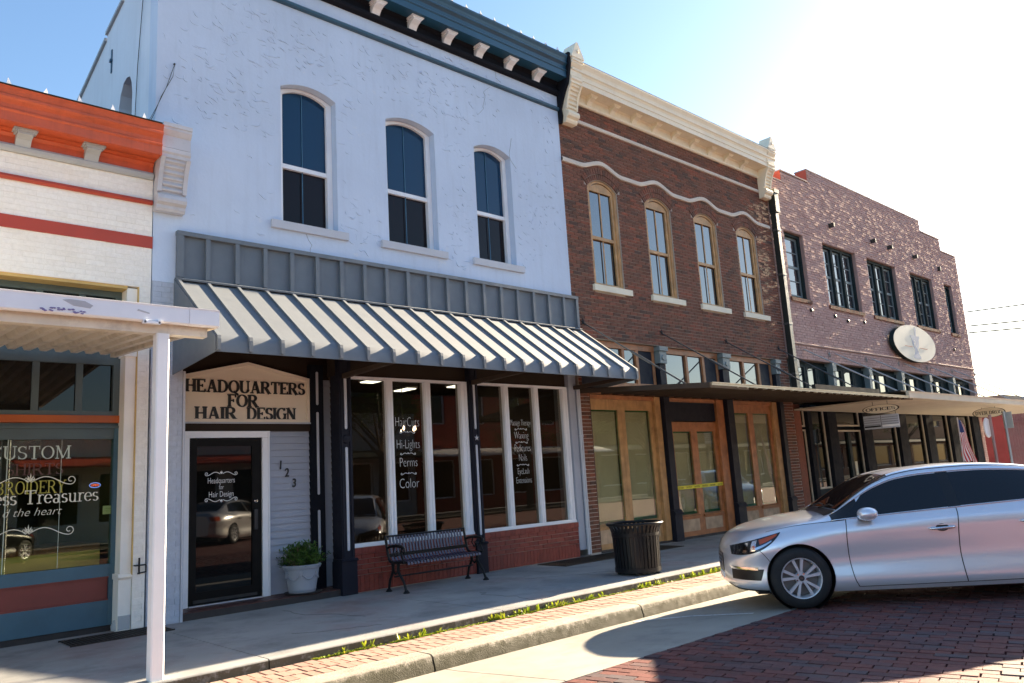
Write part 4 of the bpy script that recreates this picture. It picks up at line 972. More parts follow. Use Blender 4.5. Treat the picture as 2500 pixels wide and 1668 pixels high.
for i in range(n_):
    x = AX0+i*pw; e = .016; w = pw
    p = [top+nv*0, top+sv*(L-.05)+nv*0, top+sv*(L-.018)-nv*.010+Vector((0, 0, -.008)), Vector((0, AY, AZ-.05)), Vector((0, AY-.004, AZ-.17)), Vector((0, AY+.012, AZ-.17)), Vector((0, AY+.015, AZ-.045)), top+sv*(L-.06)-nv*.022, top-nv*.022]
    MB().px([(q.y, q.z) for q in p], x+.0008, x+pw-.0008).build('roof_panel', 'slate_metal', AW, smooth=True)
for i in range(n_+1):
    x = AX0+i*pw; x = min(max(x, AX0+.022), AX1-.022); w = .02; h_ = .030
    p = [top+nv*.001, top+nv*h_, top+sv*(L+.012)+nv*(h_-.006), Vector((0, AY-.030, AZ-.03)), Vector((0, AY-.030, AZ-.155)), Vector((0, AY-.0045, AZ-.155)), Vector((0, AY-.001, AZ-.05)), top+sv*(L-.016)-nv*.008]
    MB().px([(q.y, q.z) for q in p], x-w, x+w).build('seam', 'slate_metal', AW)
for xa, xb in ((AX0-.012, AX0-.001), (AX1+.001, AX1+.012)):
    MB().px([(-.003, AZW-.02), (AY-.004, AZ+.005), (AY-.004, AZ-.172), (-.003, 2.90)], xa, xb).build('end_panel', 'slate_metal', AW)
MB().px([(-.004, 2.885), (AY+.02, AZ-.178), (AY+.02, AZ-.188), (-.004, 2.872)], AX0+.01, AX1-.01).build('soffit', 'soffit_brown', AW) if False else None
MB().px([(0.095, 3.52), (AY+.03, AZ-.11), (AY+.03, AZ-.13), (0.095, 3.50)], AX0+.02, AX1-.02).build('soffit', 'soffit_brown', AW)
for x in (5.75, 8.12, 10.55):
    MB().px([(0.0, 2.96), (-.02, 2.955), (AY+.05, AZ-.165), (AY+.05, AZ-.115), (0.0, 3.025)], x-.03, x+.03).build('support_bracket', 'soffit_brown', AW)

# ---------------------------------------------------------------- 3. dark brick building
B3 = thing('brick_building', 'two-storey dark brown brick building with cream bracketed cornice and wavy stone band', 'building', (0, 0, 0))
BX0, BX1 = 10.66, 18.56
w3 = [(11.37, 12.28), (13.20, 14.12), (15.01, 15.94), (16.81, 17.72)]; Z0, Z1, RS = 5.04, 7.09, .19
MB().plate([(BX0, 3.97), (BX1, 3.97), (BX1, 8.98), (BX0, 8.98)], [arch(a, b, Z0, Z1, RS) for a, b in w3], .010, .30).build('wall', 'mortar', B3)
hol = [(a, b, Z0, Z1, RS) for a, b in w3]
it = courses(BX0, BX1, 3.975, 8.80, .0, holes=[(a-.005, b+.005, Z0-.11, Z1, 0) for a, b in w3]+[(a-.09, b+.09, Z1, Z1+.10, RS+.08) for a, b in w3], jit=.002)
pieces(B3, 'brick', 'brick_brown', it, 300)
for a, c in w3:                     # rowlock arch over each window
    hw = (c-a)/2; r = (hw*hw+RS*RS)/(2*RS); cx = (a+c)/2; cz = Z1+RS-r; al = math.asin(hw/r); b = MB()
    for ring in range(2):
        n_ = 17
        for i in range(n_):
            th = -al*1.0+(i+.5)*2*al/n_; rr = r+.007+.055+ring*.118; d = Vector((math.sin(th), 0, math.cos(th))); tt = Vector((d.z, 0, -d.x))
            b.obox((cx+d.x*rr, .035-.008, cz+d.z*rr), tt*(al*2*rr/n_/2-.005), (0, .04, 0), d*.053)
    b.build('arch_brick', 'brick_brown', B3, kind='stuff')
def wav(x, dz):                     # wavy stone course
    z = 7.43
    for a, c in w3:
        m_ = (a+c)/2; u = abs(x-m_)/((c-a)*.72)
        if u < 1: z += .16*(.5+.5*math.cos(u*math.pi))
    return z+dz
xs = [BX0+(BX1-.1-BX0)*i/150 for i in range(151)]
b = MB(); b.grid([[(x, .0, wav(x, 0)), (x, -.035, wav(x, .005)), (x, -.045, wav(x, .05)), (x, -.035, wav(x, .09)), (x, .0, wav(x, .10))] for x in xs]); b.build('wavy_course', 'stone_band', B3, smooth=True)
MB().px([(0, 8.36), (-.03, 8.365), (-.04, 8.40), (-.03, 8.435), (0, 8.44)], BX0+.36, 18.12).build('string_course', 'stone_band', B3)
for i, (a, c) in enumerate(w3):
    mu = []; m_ = (a+c)/2-.02
    mu = [('v', m_, Z0+.06, 6.03), ('v', m_+.0, 6.08, Z1+.15)]
    o = window(B3, a+.003, c-.003, Z0+.01, Z1-.005, RS-.005, .035, .075, 'gold_wood', 'glass_pale', rail=6.05, muntins_glints=mu, depth=.10, munt_w=.028)
    MB().plate(arch(a+.07, c-.07, Z1-.06, Z1-.04, RS*.85), [], .05, .075).build('arch_board', 'gold_wood', o)
    MB().box(c-.15, c-.07, .055, .095, Z0+.08, Z1-.05).build('sash_stile', 'gold_wood', o)
    box('sill', 'cream_sill', o, a-.08, c+.17, -.06, .12, Z0-.115, Z0+.006)
# cornice
cm = 'cream_cornice'
MB().px([(0, 8.77), (-.03, 8.77), (-.05, 8.79), (-.05, 8.82), (-.035, 8.83), (-.035, 8.95), (-.07, 8.975), (-.07, 8.985), (.1, 8.985), (.1, 8.77)], BX0+.3, 18.2).build('frieze', cm, B3)
MB().px([(.3, 8.988), (-.33, 8.988), (-.33, 9.09), (-.345, 9.10), (-.345, 9.12), (-.33, 9.135), (-.335, 9.19), (-.355, 9.23), (-.375, 9.245), (-.375, 9.27), (-.36, 9.285), (-.37, 9.34), (-.40, 9.40), (-.41, 9.41), (-.41, 9.445), (.3, 9.445)], BX0+.1, BX1).build('cornice', cm, B3)
MB().box(BX0+.15, BX1-.05, -.40, .3, 9.447, 9.468).build('roof_edge', 'roof_tar', B3)
for i in range(9): bracket(B3, cm, 11.56+.722*i, 8.80, 8.987, .23, .14)
for xa, xb in ((10.73, 11.05), (18.16, 18.50)):
    console(B3, cm, xa, xb, 8.22, 9.47, .43)
    xc = (xa+xb)/2; f = MB(); f.py([(xa-.02, 9.472), (xb+.02, 9.472), (xb+.02, 9.50), (xc+.06, 9.74), (xc+.035, 9.80), (xc, 9.82), (xc-.035, 9.80), (xc-.06, 9.74), (xa-.02, 9.50)], -.44, -.12)
    f.build('finial', cm, B3); MB().lathe([(0, -.02), (.03, -.018), (.04, 0)], (xc, -.44, 9.62), 14, 'y').build('finial_boss', cm, B3, smooth=True)
box('roof', 'roof_tar', B3, BX0, BX1, .3, 14, 7.6, 7.7)
# ground floor piers, columns
for xa, xb, zt in ((10.68, 10.95, 3.97), (18.12, 18.58, 3.97)):
    box('pier', 'mortar', B3, xa, xb, .010, .5, 0, zt); pieces(B3, 'brick', 'brick_brown', courses(xa, xb, .03, zt, .0, jit=.002), 60)
def castcol(x0, x1, zt=3.95):
    c = MB(); c.box(x0+.03, x1-.03, -.02, .25, .62, 2.9); c.box(x0+.03, x1-.03, .0, .25, 2.9, 3.6); c.build('cast_column', 'navy_column', B3)
    c = MB(); c.box(x0, x1, -.05, .25, 0, .52); c.px([(.2, .52), (-.07, .52), (-.075, .55), (-.045, .60), (-.02, .62), (.2, .62)], x0-.01, x1+.01); c.build('column_base', 'navy_column', B3)
    c = MB(); c.box(x0+.01, x1-.01, -.04, .2, 3.6, 3.86); c.box(x0-.02, x1+.02, -.07, .2, 3.86, 3.95); c.build('column_capital', 'window_grey', B3)
    MB().lathe([(0, -.02), (.05, -.02), (.06, 0)], ((x0+x1)/2, -.04, 3.72), 16, 'y').build('rosette', 'window_grey', B3, smooth=True)
castcol(13.17, 13.42); castcol(15.52, 15.83); castcol(17.88, 18.11)
box('shopfront_head', 'dark_brown', B3, 10.95, 18.12, .30, .45, 2.8, 3.97)
# transom lights above the canopy
for (a, c), split in (((10.97, 13.15), 12.1), ((13.44, 15.5), 14.25), ((15.85, 17.86), 16.55)):
    f = MB(); f.box(a, c, .08, .2, 3.84, 3.96); f.box(a, c, .08, .2, 2.92, 3.16)
    last = c-.55
    for x in (a, split, last-.06, c-.08): f.box(x, x+.08, .085, .2, 3.16, 3.84)
    o = f.build('transom', 'red_wood', B3)
    for p0, p1 in ((a+.07, split+.005), (split+.075, last-.055)): box('pane', 'glass_pale', o, p0, p1, .13, .136, 3.155, 3.845)
    box('panel', 'navy_column', o, last+.02, c-.075, .10, .14, 3.16, 3.84)
# timber shop doors and windows with masked glass
def leaf(x0, x1, zt, zb, ph, door=False, wm='gold_wood', rail=.20):
    st = .11; f = MB().plate([(x0, zb), (x1, zb), (x1, zt), (x0, zt)], [[(x0+st, zb+ph), (x1-st, zb+ph), (x1-st, zt-rail), (x0+st, zt-rail)]], .13, .19)
    o = f.build('door' if door else 'shop_window', wm, B3)
    box('pane', 'clear_glass', o, x0+st-.004, x1-st+.004, .155, .16, zb+ph-.004, zt-rail+.004)
    MB().plate([(x0+st-.004, zb+ph), (x1-st+.004, zb+ph), (x1-st+.004, zt-rail), (x0+st-.004, zt-rail)], [[(x0+st+.022, zb+ph+.055), (x1-st-.022, zb+ph+.055), (x1-st-.022, zt-rail-.03), (x0+st+.022, zt-rail-.03)]], .162, .164).build('masking', 'green_masking', o)
    box('paper', 'paper_tan', o, x0+st, x1-st, .21, .215, zb+ph, zt-rail); 
    box('kick_panel', 'pale_wood', o, x0+st-.003, x1-st+.003, .125, .14, zb+.10, zb+ph-.10); MB().px([(.18, zb+ph-.07), (.09, zb+ph-.07), (.085, zb+ph-.03), (.13, zb+ph-.01)], x0+.06, x1-.06).build('rail_moulding', wm, o)
    return o
for (a, b_, c, e_) in ((10.98, 11.98, 11.98, 12.98),): leaf(a, b_, 2.82, .04, .45); leaf(c+.003, e_, 2.82, .04, .45)
box('jamb', 'gold_wood', B3, 12.985, 13.165, .06, .2, .04, 2.9)
leaf(13.50, 14.36, 2.40, .04, .44, True, 'red_wood'); leaf(14.363, 15.22, 2.40, .04, .44, True, 'red_wood')
box('jamb', 'red_wood', B3, 15.225, 15.50, .06, .2, .04, 2.9); box('jamb', 'navy_column', B3, 13.425, 13.495, .06, .2, .04, 2.9)
box('transom_panel', 'navy_column', B3, 13.497, 15.222, .12, .2, 2.42, 2.82); box('head_rail', 'red_wood', B3, 13.497, 15.222, .09, .2, 2.822, 2.9); box('head_rail', 'red_wood', B3, 10.96, 12.985, .09, .2, 2.822, 2.9); box('head_rail', 'red_wood', B3, 15.84, 17.86, .09, .2, 2.822, 2.9)
leaf(15.85, 16.72, 2.82, .04, .45, wm='red_wood'); leaf(16.723, 17.66, 2.82, .04, .45, wm='red_wood'); box('jamb', 'gold_wood', B3, 17.665, 17.875, .06, .2, .04, 2.9)
box('sill_plate', 'navy_column', B3, 10.955, 11.0, .04, .2, .0, 2.9)
box('threshold', 'step_dark', B3, 10.95, 18.12, .06, .6, .0, .04)
box('interior_wall', 'interior_wall', B3, 11, 18, 1.6, 1.7, 0, 2.9)
tp = thing('caution_tape', 'yellow caution tape stretched across the middle timber doors', 'tape', (14.4, .1, 1.0))
MB().add([(13.50, .10, 1.00), (14.4, .105, 1.005), (15.30, .10, 1.02), (15.30, .10, 1.09), (14.4, .105, 1.078), (13.50, .10, 1.072)], [(0, 1, 4, 5), (1, 2, 3, 4)]).build('tape_band', 'caution_yellow', tp)
for i in range(6): font(tp, 'print', 'CAUTION', 13.66+i*.29, .0985, 1.018+.002*i, .055, 'sign_black', .0003, .8)
# tie rods and canopy of the brick building
C3 = thing('dark_canopy', 'dark corrugated metal canopy hung from rods in front of the brick building', 'canopy', (14, -2.6, 2.7))
CX0, CX1 = 10.72, 18.55; CY = -2.78
nrib = 44
vs = []; prof = []
for i in range(nrib*4+1):
    x = CX0+(CX1-CX0)*i/(nrib*4); prof.append((x, (.0, .016, .016, .0)[i % 4]))
b = MB(); b.grid([[(x, CY, 2.705+h) for x, h in prof], [(x, .05, 2.96+h) for x, h in prof]]); b.grid([[(x, CY, 2.699+h) for x, h in prof], [(x, .05, 2.954+h) for x, h in prof]]); b.build('corrugated_deck', 'canopy_dark', C3)
b = MB().box(CX0, CX1, CY-.012, CY-.002, 2.69, 2.735).box(CX0, CX1, CY-.03, CY-.012, 2.725, 2.738); b.build('edge_strip', 'canopy_edge', C3)
MB().px([(CY, 2.65), (CY, 2.735), (.05, 2.99), (.05, 2.90)], CX0-.03, CX0-.001).build('end_beam', 'soffit_brown', C3); MB().box(CX0, CX0+1.1, CY+.0, CY+.03, 2.65, 2.688).build('front_beam', 'soffit_brown', C3)
for i in range(24):
    x = CX0+.6+i*.33; MB().px([(CY+.03, 2.668), (CY+.03, 2.698), (.02, 2.948), (.02, 2.90)], x-.02, x+.02).build('rafter', 'soffit_brown', C3)
for i in range(25):
    x = CX0+.75+i*.305; box('bolt', 'canopy_edge', C3, x-.012, x+.012, CY-.02, CY+.05, 2.675, 2.689)
box('upstand', 'canopy_dark', C3, 15.4, 18.5, -2.2, -2.12, 2.78, 2.96)
for x in (10.92, 13.37, 15.82, 18.2):
    MB().tube([(x, -.0, 4.25), (x, -2.25, 2.74)], .016, 6).build('tie_rod', 'rod_steel', C3); MB().tube([(x, -1.1, 3.51), (x, -1.5, 3.245)], .026, 6).build('turnbuckle', 'rod_steel', C3)
    star(x, 4.26, -.004, .085, .03).build('anchor_star', 'wire_black', C3)
# downspout with hopper at the corner
b = MB(); b.box(18.60, 18.80, -.20, -.01, 7.9, 8.5); b.box(18.58, 18.82, -.22, -.005, 8.42, 8.52); b.build('hopper', 'downspout_dark', B3)
b = MB(); b.box(18.62, 18.77, -.16, -.012, 2.86, 7.9); b.build('downspout', 'downspout_dark', B3)
for z in (3.6, 4.9, 6.2, 7.4): box('pipe_strap', 'rod_steel', B3, 18.60, 18.79, -.17, -.008, z, z+.05)

# ---------------------------------------------------------------- 4. mauve painted brick building
B4 = thing('mauve_building', 'two-storey mauve painted brick building with stepped parapet and dark window groups', 'building', (0, 0, 0))
GX0, GX1 = 18.60, 32.74
steps = [(18.60, 8.97), (19.46, 9.30), (21.02, 9.68), (29.40, 9.30), (31.22, 8.85)]
def top4(z):
    iv = []
    for i, (x, h) in enumerate(steps):
        x2 = steps[i+1][0] if i+1 < len(steps) else GX1
        if z <= h+.01:
            if iv and abs(iv[-1][1]-x) < 1e-6: iv[-1] = (iv[-1][0], x2)
            else: iv.append((x, x2))
    return iv
outl = [(GX0, 4.06), (GX1, 4.06), (GX1, 8.85), (31.22, 8.85), (31.22, 9.30), (29.40, 9.30), (29.40, 9.68), (21.02, 9.68), (21.02, 9.30), (19.46, 9.30), (19.46, 8.97), (GX0, 8.97)]
w4 = [(19.25, 20.29), (21.43, 23.56), (24.38, 26.54), (27.78, 29.78), (30.95, 31.74)]
MB().plate([(x, min(z, z-.012) if z > 5 else z) for x, z in outl], [arch(a, c, 5.72, 7.58, 0) for a, c in w4], .012, .34).build('wall', 'mauve_trim', B4)
it = courses(GX0, GX1, 4.07, 9.68, .0, L=.205, holes=[(a-.004, c+.004, 5.62, 7.58, 0) for a, c in w4], topfn=top4, jit=.0065, gap=.012, depth=.08)
pieces(B4, 'brick', 'brick_mauve', it, 300)
for (x, za, zb) in ((19.46, 8.97, 9.30), (21.02, 9.30, 9.68)): box('step_face', 'raw_red_brick', B4, x-.012, x-.001, .004, .34, za, zb)
for i, (x, h) in enumerate(steps):
    x2 = steps[i+1][0] if i+1 < len(steps) else GX1; box('coping', 'mauve_trim', B4, x, x2, -.012, .36, h+.002, h+.04)
for i, (a, c) in enumerate(w4):
    n_ = 3 if i in (1, 2, 3) else 1
    o = MB().plate(arch(a+.003, c-.003, 5.722, 7.577, 0), [arch(a+.09+(c-a-.18)*(k+.0)/n_+(.06 if k else 0), a+.09+(c-a-.18)*(k+1)/n_-(.06 if k < n_-1 else 0), 5.80, 7.49, 0) for k in range(n_)], .10, .24).build('window', 'dark_green_frame', B4)
    for k in range(n_):
        xa = a+.09+(c-a-.18)*k/n_+(.06 if k else 0); xb = a+.09+(c-a-.18)*(k+1)/n_-(.06 if k < n_-1 else 0)
        s_ = MB().plate(arch(xa, xb, 5.80, 7.49, 0), [arch(xa+.05, xb-.05, 5.87, 6.61, 0), arch(xa+.05, xb-.05, 6.68, 7.43, 0)], .17, .22).build('sash', 'window_grey', o)
        box('pane', 'glass_pale', o, xa+.045, xb-.045, .19, .195, 5.86, 7.44)
        for z in (6.25, 7.06): box('muntin', 'window_grey', o, xa+.05, xb-.05, .175, .189, z-.012, z+.012)
    b = MB()
    nn = int((c-a+.16)/.075)
    for k in range(nn): b.box(a-.08+k*.075, a-.08+k*.075+.066, -.05, .1, 5.615, 5.715)
    b.build('sill', 'brick_brown', o, kind='stuff')
MB().px([(0, 4.44), (-.035, 4.445), (-.04, 4.48), (0, 4.50)], GX0+.25, GX1).build('string_course', 'mauve_trim', B4)
for x in (22.05, 24.9, 26.2, 28.3):                                  # projecting iron sockets whose shadows rake the wall
    box('wall_socket', 'dark_metal', B4, x-.04, x+.04, -.16, .0, 8.12, 8.24)
for x in (30.6,): box('wall_socket', 'dark_metal', B4, x-.04, x+.04, -.10, .0, 8.0, 8.16)
for i in range(6): star(20.95+2.35*i, 4.28, -.008, .10, .035).build('anchor_star', 'cast_star', B4)
for x, z in ((21.6, 5.42), (23.5, 5.42), (20.2, 5.45), (30.9, 5.1), (22.4, 5.36)): MB().lathe([(0, -.06), (.045, -.05), (.055, 0)], (x, 0, z), 10, 'y').build('tie_end', 'dark_metal', B4)
b = MB(); b.box(GX0, GX1, .3, .34, 0, 4.06); b.build('shopfront_back', 'dark_green_frame', B4)
box('roof', 'roof_tar', B4, GX0, GX1, .34, 15, 8.3, 8.4); box('end_wall', 'mauve_trim', B4, GX1-.25, GX1-.002, .34, 15, 0, 8.3); box('corner_pier', 'mauve_trim', B4, 32.42, 32.735, .012, .4, 0, 4.06)
pieces(B4, 'pier_brick', 'brick_mauve', courses(32.42, GX1, .02, 4.06, .0, jit=.005), 60)
# upper transoms
xs = [18.95, 21.04, 23.36, 25.75, 28.09, 30.28, 32.4]
for a, c in zip(xs, xs[1:]):
    o = box('transom', 'dark_green_frame', B4, a+.17, c, .2, .28, 2.95, 4.06)
    for k in range(3):
        xa = a+.22+(c-a-.22)*k/3
        MB().plate([(xa, 3.05), (xa+(c-a-.22)/3-.02, 3.05), (xa+(c-a-.22)/3-.02, 3.96), (xa, 3.96)], [[(xa+.09, 3.1), (xa+(c-a-.22)/3-.10, 3.1), (xa+(c-a-.22)/3-.10, 3.88), (xa+.09, 3.88)]], .15, .2).build('transom_sash', 'dark_green_frame', o)
        if k < 2: box('pane', 'glass_pale', o, xa+.08, xa+(c-a-.22)/3-.09, .19, .198, 3.09, 3.89)
    MB().box(a, a+.16, .0, .28, 2.85, 3.82).box(a-.03, a+.19, -.03, .28, 3.82, 4.055).box(a, a+.16, -.02, .28, 3.2, 3.3).build('transom_post', 'window_grey', B4)
# ground floor: columns, framed windows, doors
def framed(x0, x1, z0, z1, gm='glass_dark', name='shop_window'):
    o = MB().plate(arch(x0, x1, z0, z1, 0), [arch(x0+.045, x1-.045, z0+.045, z1-.045, 0)], .12, .145).build(name, 'canopy_cream', B4)
    box('pane', gm, o, x0+.03, x1-.03, .15, .156, z0+.03, z1-.03); return o
cols = [(18.62, 18.95, 'brick_brown'), (19.32, 19.52, None), (20.42, 20.92, None), (22.55, 23.1, None), (25.06, 25.66, None), (27.30, 27.9, None), (29.5, 30.08, None), (31.75, 32.42, None)]
for x0, x1, mm in cols: box('shop_column', mm or 'navy_dark', B4, x0, x1, .02, .299, 0, 2.95)
framed(18.96, 19.31, 2.3, 2.80); framed(18.96, 19.31, .06, 2.24, name='door'); framed(19.54, 20.40, .70, 2.80); framed(20.94, 22.53, 2.32, 2.80); 
o = framed(20.94, 22.53, .06, 2.22, name='door'); box('meeting_stile', 'dark_green_frame', o, 21.66, 21.82, .10, .149, .1, 2.17); box('notice', 'paper_tan', o, 21.86, 22.0, .09, .1, .95, 1.35)
for a, c in ((23.12, 25.04), (25.68, 27.28), (27.92, 29.48), (30.1, 31.73)): framed(a, c, .55, 2.80)
box('stall_riser', 'dark_green_frame', B4, 19.54, 20.40, .12, .2, .05, .698); box('stall_riser', 'dark_green_frame', B4, 23.12, 32.40, .16, .22, .05, .548)
# canopy
C4 = thing('cream_canopy', 'cream boarded canopy with pale fascia hung in front of the mauve building', 'canopy', (25, -2.6, 2.7))
MB().box(18.62, 33.2, -2.74, .0, 2.70, 2.74).build('soffit_board', 'canopy_cream', C4)
for i in range(12): box('soffit_batten', 'canopy_cream', C4, 18.65, 33.18, -2.5+i*.21, -2.49+i*.21, 2.692, 2.6995)
MB().px([(-2.74, 2.69), (-2.80, 2.69), (-2.81, 2.70), (-2.81, 2.80), (-2.83, 2.85), (-2.74, 2.86)], 18.58, 33.22).build('fascia', 'canopy_cream', C4)
MB().box(18.6, 33.2, -2.63, .0, 2.862, 2.89).build('deck', 'canopy_dark', C4)
for x in (19.5, 21.35, 23.7, 26.1, 28.4, 30.6, 32.5):
    MB().tube([(x, .0, 4.33), (x, -2.3, 2.9)], .02, 6).build('tie_rod', 'rod_pale', C4)
# oval wall sign with mortar and pestle
OS = thing('oval_sign', 'large cream oval wall sign with a blue mortar and pestle on the mauve facade', 'sign', (27.0, -.1, 4.95))
oc = (26.75, 4.98); YS = -.20
ell = lambda a, b_, n_=48: [(oc[0]+a*math.cos(2*math.pi*i/n_), oc[1]+b_*math.sin(2*math.pi*i/n_)) for i in range(n_)]
MB().py(ell(1.72, .60), YS, YS+.14).build('sign_box', 'dark_green_frame', OS); MB().py(ell(1.72, .60), YS-.012, YS-.002).build('sign_face', 'sign_cream', OS)
mp = MB(); cx, cz = oc; mp.py([(cx-.28, cz-.50), (cx+.28, cz-.50), (cx+.30, cz-.42), (cx+.16, cz-.33), (cx+.13, cz-.2), (cx+.26, cz-.05), (cx+.30, cz+.16), (cx+.38, cz+.19), (cx+.38, cz+.26), (cx-.38, cz+.26), (cx-.38, cz+.19), (cx-.30, cz+.16), (cx-.26, cz-.05), (cx-.13, cz-.2), (cx-.16, cz-.33), (cx-.30, cz-.42)], YS-.017, YS-.0125); mp.build('mortar_emblem', 'sign_blue_print', OS)
MB().py([(cx+.0, cz+.262), (cx+.11, cz+.262), (cx+.19, cz+.50), (cx+.15, cz+.56), (cx+.08, cz+.55), (cx+.05, cz+.48)], YS-.017, YS-.0125).build('pestle_emblem', 'sign_blue_print', OS)
for xa, xb in ((cx-.92, cx-.30), (cx+.30, cx+.95)): box('rule', 'rust_orange', OS, xa, xb, YS-.017, YS-.0125, cz-.135, cz-.115)
font(OS, 'lettering', 'R', cx-.06, YS-.018, cz-.12, .34, 'sign_cream', .0004, 1., 0, 'CENTER'); font(OS, 'lettering', 'x', cx+.12, YS-.018, cz-.24, .24, 'sign_cream', .0004, 1., 0, 'CENTER')
# hanging signs, facing along the pavement
def oval_hang(lbl, X, yc, zc, a, b_, txt, cat='sign'):
    t_ = thing('hanging_sign', lbl, cat, (X, yc, zc), 'oval signs hung under the canopies')
    e = lambda s_, n_=40: [(yc+a*s_*math.cos(2*math.pi*i/n_), zc+b_*s_*math.sin(2*math.pi*i/n_)) for i in range(n_)]
    MB().px(e(1), X, X+.03).build('board', 'dark_brown', t_); MB().px(e(.94), X-.006, X-.001).build('face', 'sign_cream', t_)
    b = MB()
    for q in serif(txt, X-.006, yc, zc-b_*.33, b_*.66, .002, 1, 'C', 1.25, face='-x', width=1.62*a): b.add(q.v, q.f)
    b.build('lettering', 'sign_black', t_)
    for s_ in (-.4, .4): MB().tube([(X+.015, yc+s_*a, zc+b_*.86), (X+.015, yc+s_*a, 2.70)], .006, 5).build('hanger', 'wire_black', t_)
    return t_
oval_hang('cream oval hanging sign reading OFFICES above the directory board', 18.7, -2.08, 2.52, .42, .105, 'OFFICES')
dd = oval_hang('cream oval hanging sign reading DYER DRUG near the flag', 26.2, -2.14, 2.53, .44, .145, 'DYER DRUG')
dr = thing('directory_board', 'pale tenant directory board hanging below the offices sign', 'sign', (18.72, -2.0, 2.2))
box('board', 'pale_inlay', dr, 18.70, 18.725, -2.46, -1.66, 2.07, 2.38); 
for z in (2.32, 2.27, 2.22, 2.165): MB().box(18.694, 18.699, -2.45, -2.08, z-.004, z+.004).box(18.694, 18.699, -2.04, -1.67, z-.004, z+.004).build('line', 'dark_metal', dr)
box('divider', 'dark_metal', dr, 18.693, 18.6995, -2.065, -2.055, 2.08, 2.37); box('dark_strip', 'sign_black', dr, 18.692, 18.6985, -2.04, -1.67, 2.105, 2.145); box('white_strip', 'text_white', dr, 18.692, 18.6985, -2.45, -2.08, 2.105, 2.15)
for y in (-2.4, -1.72): MB().tube([(18.715, y, 2.38), (18.715, y, 2.47)], .005, 5).build('hanger', 'wire_black', dr)
# flag on a leaning staff
FG = thing('flag', 'red white and blue striped flag on a leaning staff by the far shop windows', 'flag', (22.2, -2.5, 1.2))
st0, st1 = Vector((22.55, -2.42, 0.0)), Vector((22.0, -2.62, 2.30)); MB().tube([st0, st1], .015, 6).build('staff', 'rod_pale', FG)
d = (st0-st1).normalized()
def fp(u, v): return st1+d*(.05+u*1.05)+Vector((.10, -.11, -.02))*0+Vector((.55*v*.6, -.55*v*.42+.03*math.sin(u*9+v*5), -.42*v*v-.05*math.sin(v*9)))*(.35+.75*u)
for k in range(13):
    rows = [[fp(i/10, (k+j)/13) for j in (0, 1)] for i in range(3 if k < 7 else 0, 11)]
    MB().grid(rows).build('stripe', 'flag_red' if k % 2 == 0 else 'flag_white', FG, smooth=2)
MB().grid([[fp(i/10, j/13)+Vector((0, -.002, 0)) for j in range(0, 8)] for i in range(0, 4)]).build('canton', 'flag_blue', FG, smooth=2)
# sign posts at the corner
p1 = thing('street_sign_post', 'thin galvanised post with a narrow edge-on sign plate at the far corner', 'sign post', (25.6, -2.7, 0))
MB().tube([(25.65, -2.68, 0), (25.65, -2.68, 2.5)], .035, 8).build('post', 'pole_galv', p1); box('sign_plate', 'pole_galv', p1, 25.70, 25.715, -2.86, -2.62, 2.02, 2.48)
p2 = thing('round_sign_post', 'pale post with a round white sign seen edge-on at the far corner', 'sign post', (24.7, -2.6, 0))
MB().tube([(24.7, -2.58, 0), (24.7, -2.58, 2.4)], .04, 8).build('post', 'mauve_trim', p2); MB().lathe([(0, -.02), (.27, -.02), (.28, 0), (.27, .02), (0, .02)], (24.62, -2.5, 2.05), 24, 'y').build('round_plate', 'text_white', p2)
# red building beyond the corner
RB = thing('red_building', 'low dark red boarded building beyond the corner at the far right', 'building', (40, 2, 0))
MB().box(39, 75, 1.0, 14, 0, 3.55).build('wall', 'red_barn', RB); MB().box(38.8, 75.2, .8, 14.2, 3.55, 3.8).build('roof', 'roof_tar', RB)
for i in range(90): box('board', 'red_barn', RB, 39+i*.4, 39+i*.4+.385, .975, 1.0, .02, 3.54)
for z in (2.6, 1.4): box('rail', 'red_barn', RB, 39, 75, .94, .975, z, z+.1)
for x in (43, 49, 56): box('window', 'glass_dark', RB, x, x+1.2, .93, .97, 1.0, 2.1)
lw = thing('wall_lamp', 'white shaded wall lamp on the red building', 'lamp', (42, .7, 3.0)); MB().tube([(42, .97, 3.1), (42, .6, 3.15), (42, .6, 2.95)], .03, 6).build('arm', 'pole_galv', lw); MB().lathe([(.03, .15), (.12, .1), (.2, 0)], (42, .6, 2.85), 14).build('lamp_shade', 'text_white', lw)
# power lines
for i, (A_, E_) in enumerate((((29.72, 0.05, 9.73), (48.18, -12.2, 13.65)), ((29.66, 0.05, 9.58), (47.98, -12.2, 13.53)), ((30.09, 0.05, 9.47), (45.76, -12.2, 13.06)), ((32.98, 0.05, 8.18), (50.9, -12.33, 11.36)), ((33.13, 0.05, 6.74), (42.39, -12.33, 7.91)), ((33.0, 0.05, 6.17), (40.28, -12.33, 6.58)), ((33.01, 0.05, 5.91), (38.87, -12.33, 6.04)))):
    A_, E_ = Vector(A_), Vector(E_)
    o = MB().tube([A_.lerp(E_, k/12)-Vector((0, 0, .15*math.sin(k/12*math.pi))) for k in range(13)], .012 if i < 4 else .028, 5).build('power_line', 'wire_black')
    tag(o, ('thin overhead wire, %s of the sky wires right of the mauve building' % ('topmost', 'second from the top', 'third from the top', 'fourth from the top')[i]) if i < 4 else 'thick dark overhead cable, %s of the three by the mauve building corner' % ('top', 'middle', 'bottom')[i-4], 'cable', 'overhead wires')

